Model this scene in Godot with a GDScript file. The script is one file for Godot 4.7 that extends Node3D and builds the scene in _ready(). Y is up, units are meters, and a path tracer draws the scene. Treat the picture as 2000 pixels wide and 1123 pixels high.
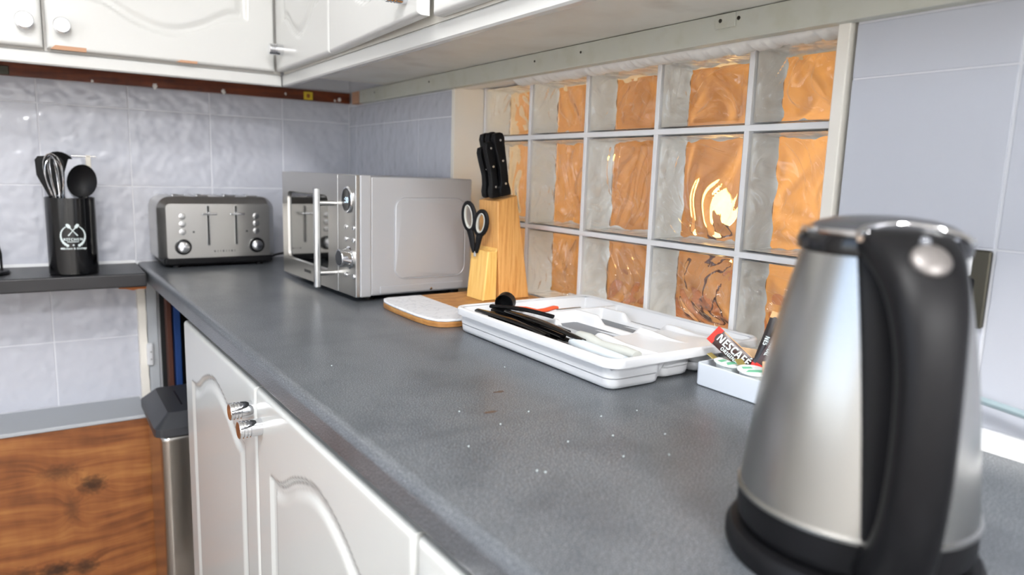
extends Node3D
# A kitchen corner: dark worktop, white cabinets, a wall of glass blocks, small appliances.
# World: back wall z = 0, right wall x = 0, floor y = 0, worktop top y = 0.9.

var mats := {}
var taken := {}


class M:
	# collects triangles (counter-clockwise seen from outside) and makes one ArrayMesh of them
	var v := PackedVector3Array()
	var n := PackedVector3Array()
	var u := PackedVector2Array()
	var t := Transform3D()
	var angle := 40.0

	func tri(a: Vector3, b: Vector3, c: Vector3, ua := Vector2.ZERO, ub := Vector2.ZERO, uc := Vector2.ZERO) -> void:
		v.append(t * a); v.append(t * b); v.append(t * c)
		for i in 3: n.append(Vector3.ZERO)
		u.append(ua); u.append(ub); u.append(uc)

	func trin(a: Vector3, b: Vector3, c: Vector3, na: Vector3, nb: Vector3, nc: Vector3, ua := Vector2.ZERO, ub := Vector2.ZERO, uc := Vector2.ZERO) -> void:
		v.append(t * a); v.append(t * b); v.append(t * c)
		n.append((t.basis * na).normalized()); n.append((t.basis * nb).normalized()); n.append((t.basis * nc).normalized())
		u.append(ua); u.append(ub); u.append(uc)

	func quad(a: Vector3, b: Vector3, c: Vector3, d: Vector3) -> void:
		tri(a, b, c); tri(a, c, d)

	func quadu(a: Vector3, b: Vector3, c: Vector3, d: Vector3, ua: Vector2, ub: Vector2, uc: Vector2, ud: Vector2) -> void:
		tri(a, b, c, ua, ub, uc); tri(a, c, d, ua, uc, ud)

	func box(lo: Vector3, hi: Vector3) -> void:
		rbox((lo + hi) / 2.0, hi - lo, 0.0)

	# a box with rounded edges
	func rbox(c: Vector3, size: Vector3, r: float, seg := 1) -> void:
		var h := size / 2.0
		r = minf(r, minf(h.x, minf(h.y, h.z)) * 0.98)
		for axis in 3:
			for s in [-1.0, 1.0]:
				var a1 := (axis + 1) % 3
				var a2 := (axis + 2) % 3
				var c1 := _marks(h[a1], r, seg)
				var c2 := _marks(h[a2], r, seg)
				var pts := []
				var nrm := []
				for i in c1.size():
					for j in c2.size():
						var q := Vector3.ZERO
						q[axis] = s * h[axis]; q[a1] = c1[i]; q[a2] = c2[j]
						if r <= 0.0:
							var f := Vector3.ZERO
							f[axis] = s
							pts.append(c + q); nrm.append(f)
							continue
						var inner := q.clamp(-(h - Vector3(r, r, r)), h - Vector3(r, r, r))
						var d := (q - inner).normalized()
						pts.append(c + inner + d * r); nrm.append(d)
				var w := c2.size()
				for i in c1.size() - 1:
					for j in w - 1:
						var k := i * w + j
						if s > 0.0:
							trin(pts[k], pts[k + w], pts[k + w + 1], nrm[k], nrm[k + w], nrm[k + w + 1])
							trin(pts[k], pts[k + w + 1], pts[k + 1], nrm[k], nrm[k + w + 1], nrm[k + 1])
						else:
							trin(pts[k], pts[k + w + 1], pts[k + w], nrm[k], nrm[k + w + 1], nrm[k + w])
							trin(pts[k], pts[k + 1], pts[k + w + 1], nrm[k], nrm[k + 1], nrm[k + w + 1])

	func _marks(h: float, r: float, seg: int) -> PackedFloat32Array:
		var out := PackedFloat32Array()
		if r <= 0.0:
			out.append(-h); out.append(h)
			return out
		for i in seg + 1:
			out.append(-h + r * (float(i) / seg))
		for i in seg + 1:
			out.append(h - r + r * (float(i) / seg))
		return out

	# a turned shape round y: points (radius, height) from bottom to top on the outside
	func lathe(p: Array, segs := 48, c := Vector3.ZERO, from := 0.0, to := TAU) -> void:
		var run := 0.0
		for i in p.size() - 1:
			var a: Vector2 = p[i]
			var b: Vector2 = p[i + 1]
			var nxt := run + a.distance_to(b)
			for k in segs:
				var t0 := from + (to - from) * k / segs
				var t1 := from + (to - from) * (k + 1) / segs
				var d0 := Vector3(cos(t0), 0, -sin(t0))
				var d1 := Vector3(cos(t1), 0, -sin(t1))
				var q := [c + d0 * a.x + Vector3.UP * a.y, c + d1 * a.x + Vector3.UP * a.y, c + d1 * b.x + Vector3.UP * b.y, c + d0 * b.x + Vector3.UP * b.y]
				var u0 := float(k) / segs
				var u1 := float(k + 1) / segs
				if a.x > 1e-6: tri(q[0], q[1], q[2], Vector2(u0, run), Vector2(u1, run), Vector2(u1, nxt))
				if b.x > 1e-6: tri(q[0], q[2], q[3], Vector2(u0, run), Vector2(u1, nxt), Vector2(u0, nxt))
			run = nxt

	# a bar along a path; each section is an ellipse (a along side, b across it)
	func sweep(path: Array, radii: Array, side: Vector3, sides := 10, caps := true, power := 1.0) -> void:
		var rings := []
		for i in path.size():
			var p: Vector3 = path[i]
			var d: Vector3 = (path[mini(i + 1, path.size() - 1)] - path[maxi(i - 1, 0)]).normalized()
			var s := (side - d * side.dot(d)).normalized()
			var w := d.cross(s).normalized()
			var r: Vector2 = radii[mini(i, radii.size() - 1)]
			var ring := []
			for k in sides:
				var a := TAU * k / sides
				var ca := signf(cos(a)) * pow(absf(cos(a)), power)
				var sa := signf(sin(a)) * pow(absf(sin(a)), power)
				ring.append(p + s * ca * r.x + w * sa * r.y)
			rings.append(ring)
		for i in rings.size() - 1:
			for k in sides:
				var k1 := (k + 1) % sides
				quad(rings[i][k], rings[i][k1], rings[i + 1][k1], rings[i + 1][k])
		if caps:
			for e in [0, rings.size() - 1]:
				var m: Vector3 = path[e]
				for k in sides:
					var k1 := (k + 1) % sides
					if e == 0: tri(m, rings[e][k1], rings[e][k])
					else: tri(m, rings[e][k], rings[e][k1])

	func tube(path: Array, r: float, sides := 8) -> void:
		var side := Vector3(0.137, 0.93, 0.31)
		sweep(path, [Vector2(r, r)], side, sides)

	# a flat outline (x, y), counter-clockwise, made thick from z0 to z1, with a bevel
	func plate(poly: PackedVector2Array, z0: float, z1: float, bevel := 0.0) -> void:
		var c := poly.size()
		var area := 0.0
		for i in c: area += poly[i].cross(poly[(i + 1) % c])
		if area < 0.0:
			poly = poly.duplicate()
			poly.reverse()
		var small := PackedVector2Array()
		for i in c:
			var e0 := (poly[i] - poly[(i + c - 1) % c]).normalized()
			var e1 := (poly[(i + 1) % c] - poly[i]).normalized()
			var o0 := Vector2(e0.y, -e0.x)
			var o := (o0 + Vector2(e1.y, -e1.x)).normalized()
			small.append(poly[i] - o * bevel / maxf(0.35, o.dot(o0)))
		var tris := Geometry2D.triangulate_polygon(small)
		for i in range(0, tris.size(), 3):
			var a := small[tris[i]]
			var b := small[tris[i + 1]]
			var d := small[tris[i + 2]]
			if (b - a).cross(d - a) < 0.0:
				var sw := b
				b = d
				d = sw
			tri(Vector3(a.x, a.y, z1), Vector3(b.x, b.y, z1), Vector3(d.x, d.y, z1))
			tri(Vector3(a.x, a.y, z0), Vector3(d.x, d.y, z0), Vector3(b.x, b.y, z0))
		for i in c:
			var j := (i + 1) % c
			var a := poly[i]
			var b := poly[j]
			quad(Vector3(a.x, a.y, z0 + bevel), Vector3(b.x, b.y, z0 + bevel), Vector3(b.x, b.y, z1 - bevel), Vector3(a.x, a.y, z1 - bevel))
			if bevel > 0.0:
				var sa := small[i]
				var sb := small[j]
				quad(Vector3(a.x, a.y, z1 - bevel), Vector3(b.x, b.y, z1 - bevel), Vector3(sb.x, sb.y, z1), Vector3(sa.x, sa.y, z1))
				quad(Vector3(sa.x, sa.y, z0), Vector3(sb.x, sb.y, z0), Vector3(b.x, b.y, z0 + bevel), Vector3(a.x, a.y, z0 + bevel))

	# a profile (outwards distance, height) carried round a closed outline in the x-z plane
	func skirt(outline: PackedVector2Array, prof: Array) -> void:
		var c := outline.size()
		var outs := []
		for i in c:
			var d := (outline[(i + 1) % c] - outline[(i + c - 1) % c]).normalized()
			outs.append(Vector2(d.y, -d.x))
		for k in prof.size() - 1:
			var a: Vector2 = prof[k]
			var b: Vector2 = prof[k + 1]
			for i in c:
				var j := (i + 1) % c
				var p0: Vector2 = outline[i] + outs[i] * a.x
				var p1: Vector2 = outline[j] + outs[j] * a.x
				var q0: Vector2 = outline[i] + outs[i] * b.x
				var q1: Vector2 = outline[j] + outs[j] * b.x
				quad(Vector3(p0.x, a.y, p0.y), Vector3(q0.x, b.y, q0.y), Vector3(q1.x, b.y, q1.y), Vector3(p1.x, a.y, p1.y))

	# a surface over a grid: f(i, j) gives points, rows x columns
	func grid(rows: int, cols: int, f: Callable, uvf = null) -> void:
		var p := PackedVector3Array()
		p.resize(rows * cols)
		for i in rows:
			for j in cols:
				p[i * cols + j] = f.call(i, j)
		var nn := PackedVector3Array()
		nn.resize(rows * cols)
		for i in rows:
			for j in cols:
				var di := p[mini(i + 1, rows - 1) * cols + j] - p[maxi(i - 1, 0) * cols + j]
				var dj := p[i * cols + mini(j + 1, cols - 1)] - p[i * cols + maxi(j - 1, 0)]
				nn[i * cols + j] = di.cross(dj).normalized()
		for i in rows - 1:
			for j in cols - 1:
				var k := i * cols + j
				var us := [Vector2(float(i) / (rows - 1), float(j) / (cols - 1)), Vector2(float(i + 1) / (rows - 1), float(j) / (cols - 1)), Vector2(float(i + 1) / (rows - 1), float(j + 1) / (cols - 1)), Vector2(float(i) / (rows - 1), float(j + 1) / (cols - 1))]
				trin(p[k], p[k + cols], p[k + cols + 1], nn[k], nn[k + cols], nn[k + cols + 1], us[0], us[1], us[2])
				trin(p[k], p[k + cols + 1], p[k + 1], nn[k], nn[k + cols + 1], nn[k + 1], us[0], us[2], us[3])

	func mesh() -> ArrayMesh:
		var limit := cos(deg_to_rad(angle))
		var at := {}
		var faces := PackedVector3Array()
		faces.resize(v.size() / 3)
		for f in v.size() / 3:
			var w := (v[f * 3 + 1] - v[f * 3]).cross(v[f * 3 + 2] - v[f * 3])
			faces[f] = w
			if n[f * 3] != Vector3.ZERO: continue
			for k in 3:
				var key := Vector3i((v[f * 3 + k] * 20000.0).round())
				if at.has(key): at[key].append(f)
				else: at[key] = [f]
		var nn := n.duplicate()
		for f in v.size() / 3:
			if n[f * 3] != Vector3.ZERO: continue
			var own := faces[f].normalized()
			for k in 3:
				var s := Vector3.ZERO
				for g in at[Vector3i((v[f * 3 + k] * 20000.0).round())]:
					if faces[g].normalized().dot(own) > limit: s += faces[g]
				nn[f * 3 + k] = s.normalized() if s.length() > 1e-14 else own
		# Godot's front faces run clockwise
		var vv := v.duplicate()
		var uu := u.duplicate()
		for f in v.size() / 3:
			var i := f * 3
			var a := vv[i + 1]; vv[i + 1] = vv[i + 2]; vv[i + 2] = a
			var b := nn[i + 1]; nn[i + 1] = nn[i + 2]; nn[i + 2] = b
			var d := uu[i + 1]; uu[i + 1] = uu[i + 2]; uu[i + 2] = d
		var arr := []
		arr.resize(Mesh.ARRAY_MAX)
		arr[Mesh.ARRAY_VERTEX] = vv
		arr[Mesh.ARRAY_NORMAL] = nn
		arr[Mesh.ARRAY_TEX_UV] = uu
		var m := ArrayMesh.new()
		m.add_surface_from_arrays(Mesh.PRIMITIVE_TRIANGLES, arr)
		return m


# ---------------------------------------------------------------- helpers
func numbered(called: String) -> String:
	if not taken.has(called):
		taken[called] = 0
		return called
	taken[called] += 1
	return "%s_%03d" % [called, taken[called]]


func put(called: String, m, mat: Material, parent: Node = self) -> MeshInstance3D:
	var o := MeshInstance3D.new()
	o.name = numbered(called) if parent == self else called
	o.mesh = m.mesh() if m is M else m
	o.material_override = mat
	o.cast_shadow = GeometryInstance3D.SHADOW_CASTING_SETTING_ON
	parent.add_child(o, true)
	return o


func thing(called: String, label: String, category: String, at := Vector3.ZERO, turn := 0.0, group := "") -> Node3D:
	var o := Node3D.new()
	o.name = numbered(called)
	add_child(o)
	o.position = at
	o.rotation.y = turn
	return tag(o, label, category, group)


func tag(o: Node3D, label: String, category: String, group := "") -> Node3D:
	o.set_meta("label", label)
	o.set_meta("category", category)
	if group: o.set_meta("group", group)
	return o


func struct(o: Node3D, label := "") -> Node3D:
	o.set_meta("kind", "structure")
	if label: o.set_meta("label", label)
	return o


func C(r: float, g: float, b: float) -> Color:
	return Color(r / 255.0, g / 255.0, b / 255.0)


func mat(called: String, c := Color.WHITE, rough := 0.5, metal := 0.0) -> StandardMaterial3D:
	if mats.has(called): return mats[called]
	var m := StandardMaterial3D.new()
	m.resource_name = called
	m.albedo_color = c
	m.roughness = rough
	m.metallic = metal
	mats[called] = m
	return m


func tri_map(m: StandardMaterial3D, scale: Vector3) -> void:
	m.uv1_triplanar = true
	m.uv1_world_triplanar = true
	m.uv1_scale = scale


func picture(w: int, h: int, f: Callable) -> ImageTexture:
	var im := Image.create(w, h, false, Image.FORMAT_RGB8)
	for y in h:
		for x in w:
			im.set_pixel(x, y, f.call(float(x) / w, float(y) / h))
	return ImageTexture.create_from_image(im)


func noise(freq: float, sd: int, octaves := 3, kind := FastNoiseLite.TYPE_SIMPLEX_SMOOTH) -> FastNoiseLite:
	var f := FastNoiseLite.new()
	f.noise_type = kind
	f.frequency = freq
	f.seed = sd
	f.fractal_octaves = octaves
	return f


func noise_tex(size: int, freq: float, sd: int, ramp = null, octaves := 4) -> NoiseTexture2D:
	var tx := NoiseTexture2D.new()
	tx.width = size
	tx.height = size
	tx.seamless = true
	tx.noise = noise(freq, sd, octaves)
	if ramp:
		var g := Gradient.new()
		g.offsets = PackedFloat32Array(ramp[0])
		g.colors = PackedColorArray(ramp[1])
		tx.color_ramp = g
	return tx


func rounded(x0: float, y0: float, x1: float, y1: float, r: float, seg := 5) -> PackedVector2Array:
	var out := PackedVector2Array()
	for k in 4:
		var c := Vector2(x1 - r if k in [0, 3] else x0 + r, y1 - r if k in [0, 1] else y0 + r)
		for i in seg + 1:
			var a := PI / 2.0 * (k + float(i) / seg)
			out.append(c + Vector2(cos(a), sin(a)) * r)
	return out


func oval(cx: float, cy: float, rx: float, ry: float, seg := 24) -> PackedVector2Array:
	var out := PackedVector2Array()
	for i in seg:
		var a := TAU * i / seg
		out.append(Vector2(cx + cos(a) * rx, cy + sin(a) * ry))
	return out


# lettering as thin raised shapes; bend > 0 wraps it round an upright cylinder of that radius
func letters(m: M, text: String, at: Vector3, height: float, squeeze := 1.0, bend := 0.0, bold := 700, depth := 0.0004) -> void:
	var tm := TextMesh.new()
	var f := SystemFont.new()
	f.font_names = PackedStringArray(["Droid Sans"])
	f.font_weight = bold
	tm.font = f
	tm.font_size = 64
	tm.text = text
	tm.pixel_size = height / 46.0
	tm.depth = depth
	tm.curve_step = 2.0
	for s in tm.get_surface_count():
		var arr := tm.surface_get_arrays(s)
		if arr.is_empty(): continue
		var vs: PackedVector3Array = arr[Mesh.ARRAY_VERTEX]
		var idx: PackedInt32Array = arr[Mesh.ARRAY_INDEX] if arr[Mesh.ARRAY_INDEX] != null else PackedInt32Array(range(vs.size()))
		for i in range(0, idx.size(), 3):
			var q := []
			for k in 3:
				var p: Vector3 = vs[idx[i + [0, 2, 1][k]]] * Vector3(squeeze, 1, 1) + Vector3(at.x, at.y, 0)
				if bend > 0.0:
					var r := bend + at.z + p.z
					p = Vector3(sin(p.x / bend) * r, p.y, cos(p.x / bend) * r)
				else:
					p.z += at.z
				q.append(p)
			m.tri(q[0], q[1], q[2])


# ---------------------------------------------------------------- materials
func make_materials() -> void:
	mat("wall_paint", C(240, 240, 238), 0.8)
	mat("ceiling_paint", C(244, 244, 242), 0.9)
	mat("grout", C(222, 223, 228), 0.7)
	var tile := mat("tile_glaze", C(196, 198, 207), 0.16)
	tri_map(tile, Vector3(4, 4, 4))
	tile.heightmap_enabled = true
	tile.heightmap_scale = 0.25
	tile.heightmap_texture = noise_tex(512, 0.009, 5, null, 2)
	var plain_tile := mat("tile_glaze_smooth", C(198, 201, 210), 0.22)
	tri_map(plain_tile, Vector3(3, 3, 3))
	plain_tile.heightmap_enabled = true
	plain_tile.heightmap_scale = 0.02
	plain_tile.heightmap_texture = noise_tex(512, 0.008, 8, null, 2)
	mat("door_white", C(212, 212, 209), 0.22)
	mat("base_door", C(200, 201, 197), 0.2)
	mat("carcass", C(205, 203, 198), 0.6)
	var under := mat("cabinet_underside", C(234, 232, 226), 0.45)
	tri_map(under, Vector3(1.3, 1.3, 1.3))
	under.albedo_texture = noise_tex(512, 0.006, 21, [[0.0, 0.45, 0.7, 1.0], [C(238, 234, 228), C(250, 249, 246), C(252, 252, 250), C(232, 230, 226)]], 5)
	var batten := mat("batten_paint", C(206, 207, 198), 0.5)
	tri_map(batten, Vector3(2.2, 2.2, 2.2))
	batten.albedo_texture = noise_tex(512, 0.01, 33, [[0.0, 0.35, 0.65, 1.0], [C(240, 239, 230), C(250, 250, 247), C(250, 251, 250), C(243, 239, 232)]], 6)
	var work := mat("worktop_laminate", C(255, 255, 255), 0.32)
	work.metallic_specular = 0.65
	# faint cloudy wear over the speckle
	work.uv2_triplanar = true
	work.uv2_world_triplanar = true
	work.uv2_scale = Vector3(1.4, 1.4, 1.4)
	work.detail_enabled = true
	work.detail_blend_mode = BaseMaterial3D.BLEND_MODE_MUL
	work.detail_uv_layer = BaseMaterial3D.DETAIL_UV_2
	work.detail_albedo = noise_tex(512, 0.012, 17, [[0.0, 0.4, 0.6, 1.0], [C(214, 216, 218), C(240, 241, 242), C(252, 252, 252), C(255, 255, 255)]], 6)
	tri_map(work, Vector3(2.2, 2.2, 2.2))
	work.albedo_texture = noise_tex(1024, 0.24, 11, [[0.0, 0.32, 0.5, 0.66, 0.8, 1.0], [C(44, 47, 52), C(62, 66, 71), C(82, 86, 91), C(104, 108, 112), C(142, 146, 150), C(182, 184, 187)]], 1)
	mat("black_shelf", C(38, 38, 41), 0.4)
	var steel := mat("brushed_steel", C(196, 194, 190), 0.3, 1.0)
	mat("kettle_steel", C(164, 163, 160), 0.26, 1.0)
	mats["kettle_steel"].anisotropy_enabled = true
	mats["kettle_steel"].anisotropy = 0.6
	mat("silver_paint", C(176, 177, 180), 0.38, 0.35)
	mat("chrome", C(226, 227, 230), 0.07, 1.0)
	mat("satin_metal", C(205, 205, 205), 0.25, 1.0)
	mat("black_plastic", C(16, 16, 18), 0.46)
	mats["black_plastic"].metallic_specular = 0.3
	mat("black_gloss", C(10, 10, 12), 0.14)
	mat("dark_grey_plastic", C(52, 54, 58), 0.42)
	mat("grey_plastic", C(120, 124, 130), 0.5)
	mat("white_plastic", C(220, 221, 223), 0.32)
	mat("white_enamel", C(204, 210, 218), 0.3)
	mat("cream_paint", C(240, 235, 225), 0.6)
	mat("grey_paint", C(176, 180, 184), 0.55)
	mat("void_black", C(12, 12, 13), 0.8)
	mat("blue_paint", C(18, 60, 122), 0.7)
	mat("brown_paint", C(84, 46, 32), 0.8)
	mat("orange_plastic", C(236, 92, 52), 0.35)
	mat("rust", C(150, 88, 44), 0.9)
	mat("chipboard", C(196, 152, 122), 0.85)
	mat("screw_dark", C(60, 56, 48), 0.5, 0.5)
	mat("cord_black", C(22, 22, 23), 0.5)
	mat("cord_grey", C(150, 168, 174), 0.4)
	mat("sealant", C(236, 237, 238), 0.35)
	mat("plaster", C(236, 233, 228), 0.85)
	mat("mortar", C(242, 242, 243), 0.7)
	mat("sticker", C(226, 196, 48), 0.5)
	mat("print_white", C(214, 226, 226), 0.5)
	mat("print_red", C(206, 44, 32), 0.35)
	mat("print_green", C(108, 186, 148), 0.45)
	mat("print_dark", C(52, 52, 54), 0.4)
	mat("pack_brown", C(58, 34, 30), 0.3)
	mat("pack_black", C(34, 28, 28), 0.3)
	mat("pack_tan", C(206, 160, 106), 0.45)
	mat("foil_gold", C(196, 180, 112), 0.3, 0.7)
	mat("paper_kraft", C(214, 178, 138), 0.7)
	mat("lid_white", C(226, 232, 230), 0.4)
	mat("pale_rubber", C(196, 198, 192), 0.6)
	mat("pale_handle", C(214, 224, 230), 0.45)
	mat("socket_steel", C(78, 76, 68), 0.3, 0.8)
	var rim := mat("block_rim", C(246, 248, 245), 0.14)
	tri_map(rim, Vector3(6, 6, 6))
	rim.heightmap_enabled = true
	rim.heightmap_scale = 0.3
	rim.heightmap_texture = noise_tex(256, 0.016, 45, null, 1)
	mat("hall_paint", C(214, 178, 128), 0.75)
	mat("hall_wood", C(120, 78, 46), 0.5)
	mat("floor_wood", C(122, 104, 88), 0.4)
	mat("leaf", C(70, 84, 34), 0.5)
	mat("terracotta", C(150, 84, 52), 0.8)
	var glass := mat("block_glass", Color(1, 1, 1, 0.0), 0.0)
	glass.transparency = BaseMaterial3D.TRANSPARENCY_ALPHA
	glass.refraction_enabled = true
	glass.refraction_scale = 0.05
	glass.albedo_color = Color(0.985, 0.995, 0.985, 0.0)
	var front := mat("front_pane_glass", Color(0.97, 0.99, 0.97, 0.03), 0.02)
	front.transparency = BaseMaterial3D.TRANSPARENCY_ALPHA
	var pane := mat("window_pane", Color(0.95, 0.97, 0.98, 0.06), 0.02)
	pane.transparency = BaseMaterial3D.TRANSPARENCY_ALPHA
	var dark := mat("oven_glass", C(10, 11, 12), 0.05)
	dark.clearcoat_enabled = true
	dark.clearcoat = 0.6
	dark.clearcoat_roughness = 0.03
	var clear := mat("clear_plastic", Color(0.86, 0.88, 0.92, 0.22), 0.1)
	clear.transparency = BaseMaterial3D.TRANSPARENCY_ALPHA
	var glow := mat("light_diffuser", C(255, 253, 248), 0.5)
	glow.emission_enabled = true
	glow.emission = C(255, 252, 246)
	glow.emission_energy_multiplier = 6.0
	var bulb := mat("bulb_glow", C(255, 226, 170), 0.4)
	bulb.emission_enabled = true
	bulb.emission = C(255, 204, 120)
	bulb.emission_energy_multiplier = 5.0
	var lcd := mat("display_digits", C(190, 210, 225), 0.4)
	lcd.emission_enabled = true
	lcd.emission = C(190, 215, 235)
	lcd.emission_energy_multiplier = 0.7
	make_woods()


func wood_mat(called: String, tone: Array, rough: float, sx: float, sy: float, sd: int, along: float, across: float, w := 512, h := 512, knots := []) -> void:
	# tone: dark, middle, light; grain runs along u
	var a := noise(1.0, sd, 4)
	var b := noise(1.0, sd + 1, 3)
	var c := noise(1.0, sd + 2, 2)
	var f := func(u: float, v: float) -> Color:
		var x := u * along
		var y := v * across
		var warp := 0.0
		var mark := 0.0
		for k in knots:
			var dx: float = (u - k[0]) / k[2]
			var dy: float = (v - k[1]) / k[3]
			var r := sqrt(dx * dx + dy * dy)
			warp += exp(-r * r * 0.5) * 2.2 * signf(dy) * 0.5 * minf(1.0, absf(dy) * 2.0)
			var edge := 0.35 * c.get_noise_2d(u * 90.0, v * 60.0)
			mark = maxf(mark, k[4] * clampf(1.25 - r + edge, 0.0, 1.0))
		y += warp * 0.22 + 0.4 * c.get_noise_2d(x * 0.6, y * 0.3)
		var s := 0.5 + 0.55 * a.get_noise_2d(x, y * 2.0)
		var fine := b.get_noise_2d(x * 3.0, y * 14.0)
		s = clampf(s + 0.16 * fine + 0.14 * b.get_noise_2d(x * 9.0, y * 0.7), 0.0, 1.0)
		var col: Color
		if s < 0.5: col = tone[0].lerp(tone[1], s * 2.0)
		else: col = tone[1].lerp(tone[2], s * 2.0 - 1.0)
		return col.lerp(tone[0] * 0.45, mark)
	var m := mat(called, Color.WHITE, rough)
	m.albedo_texture = picture(w, h, f)
	tri_map(m, Vector3(sx, sy, sx))


func make_woods() -> void:
	wood_mat("laminate_panel", [C(94, 52, 26), C(142, 86, 46), C(178, 122, 68)], 0.4, 0.7, 1.4, 71, 3.0, 7.0, 1024, 512,
		[[0.45, 0.54, 0.022, 0.035, 0.75], [0.40, 0.47, 0.03, 0.03, 0.4], [0.385, 0.85, 0.03, 0.03, 0.8], [0.43, 0.86, 0.022, 0.03, 0.7], [0.335, 0.84, 0.02, 0.03, 0.5], [0.415, 0.62, 0.012, 0.06, 0.3]])
	wood_mat("varnished_batten", [C(66, 26, 8), C(104, 46, 18), C(134, 66, 30)], 0.3, 0.7, 3.0, 81, 6.0, 12.0, 512, 128)
	wood_mat("beech_block", [C(196, 132, 66), C(224, 166, 96), C(236, 184, 116)], 0.5, 6.0, 1.6, 91, 18.0, 3.0, 256, 256)
	wood_mat("pine_front", [C(220, 166, 84), C(238, 192, 108), C(244, 206, 130)], 0.5, 8.0, 1.6, 95, 16.0, 3.0, 256, 256)
	wood_mat("acacia_board", [C(132, 84, 40), C(176, 124, 66), C(204, 156, 96)], 0.5, 2.0, 3.0, 99, 5.0, 14.0, 256, 256)
	# marble for the serving board
	var a := noise(1.0, 51, 5)
	var marble := func(u: float, v: float) -> Color:
		var d := absf(a.get_noise_2d(u * 6.0, v * 6.0))
		return C(226, 228, 232).lerp(C(186, 190, 198), clampf(1.0 - d * 9.0, 0.0, 1.0) * 0.5)
	var m := mat("marble", Color.WHITE, 0.25)
	m.albedo_texture = picture(256, 256, marble)
	tri_map(m, Vector3(4, 4, 4))


# ---------------------------------------------------------------- the setting
const FRONT := 5.2  # unseen end wall, set back far enough for the far lamp
const LEFT := -2.3
const TOP := 2.45


func edge_x(z: float) -> float:
	# the front of the worktop and of the base doors runs a little out of true
	return -0.632 + 0.0268 * z


func make_camera_and_light() -> void:
	var cam := Camera3D.new()
	cam.name = "camera"
	var look := CameraAttributesPhysical.new()
	look.frustum_focal_length = 29.56
	look.frustum_focus_distance = 1.12
	look.exposure_aperture = 4.2
	look.frustum_near = 0.05
	look.frustum_far = 60.0
	cam.attributes = look
	cam.fov = rad_to_deg(2.0 * atan(561.5 / 1383.426))
	var right := Vector3(0.83357465, 0.0316504, 0.55149936)
	var up := Vector3(0.06153329, 0.98682407, -0.14963928)
	var back := Vector3(-0.54896899, 0.15867108, 0.82064398)
	cam.transform = Transform3D(Basis(right, up, back).orthonormalized(), Vector3(-0.857355, 1.182597, 2.266026))
	add_child(cam)
	cam.current = true
	var we := WorldEnvironment.new()
	we.name = "environment"
	var e := Environment.new()
	e.tonemap_mode = Environment.TONE_MAPPER_LINEAR
	e.tonemap_exposure = 0.92
	e.background_mode = Environment.BG_SKY
	var sky := Sky.new()
	var sm := ProceduralSkyMaterial.new()
	sm.sky_top_color = C(150, 178, 214)
	sm.sky_horizon_color = C(214, 222, 230)
	sm.ground_horizon_color = C(196, 196, 192)
	sm.ground_bottom_color = C(176, 174, 170)
	sm.energy_multiplier = 6.2
	sky.sky_material = sm
	e.sky = sky
	e.sdfgi_enabled = true
	e.ssao_enabled = true
	e.ssil_enabled = true
	we.environment = e
	add_child(we)
	# two unseen ceiling panels and their light; the far one brightens the shaded tiles
	for k in [[2.25, 3.6, "square white ceiling light panel out of view, lighting the worktop and cabinets"], [4.05, 11.8, "square white ceiling light panel out of view behind the viewer, placed to light the shaded tiles"]]:
		var panel := thing("unseen_ceiling_light", k[2], "light", Vector3(-1.15, TOP, k[0]))
		var f := M.new()
		for s in [-1.0, 1.0]:
			f.rbox(Vector3(0, -0.02, s * 0.31), Vector3(0.64, 0.04, 0.02), 0.004)
			f.rbox(Vector3(s * 0.31, -0.02, 0), Vector3(0.02, 0.04, 0.6), 0.004)
		put("frame", f, mat("white_plastic"), panel)
		var d := M.new()
		d.rbox(Vector3(0, -0.016, 0), Vector3(0.6, 0.02, 0.6), 0.002)
		put("diffuser", d, mat("light_diffuser"), panel)
		var l := AreaLight3D.new()
		l.name = "unseen_ceiling_area_light" if k[0] < 3.0 else "unseen_far_area_light"
		l.area_size = Vector2(0.58, 0.58)
		l.light_color = C(252, 252, 253)
		l.light_energy = k[1]
		l.shadow_enabled = true
		l.area_range = 12.0
		l.position = Vector3(-1.15, TOP - 0.045, k[0])
		l.rotation.x = -PI / 2.0
		add_child(l)


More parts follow.
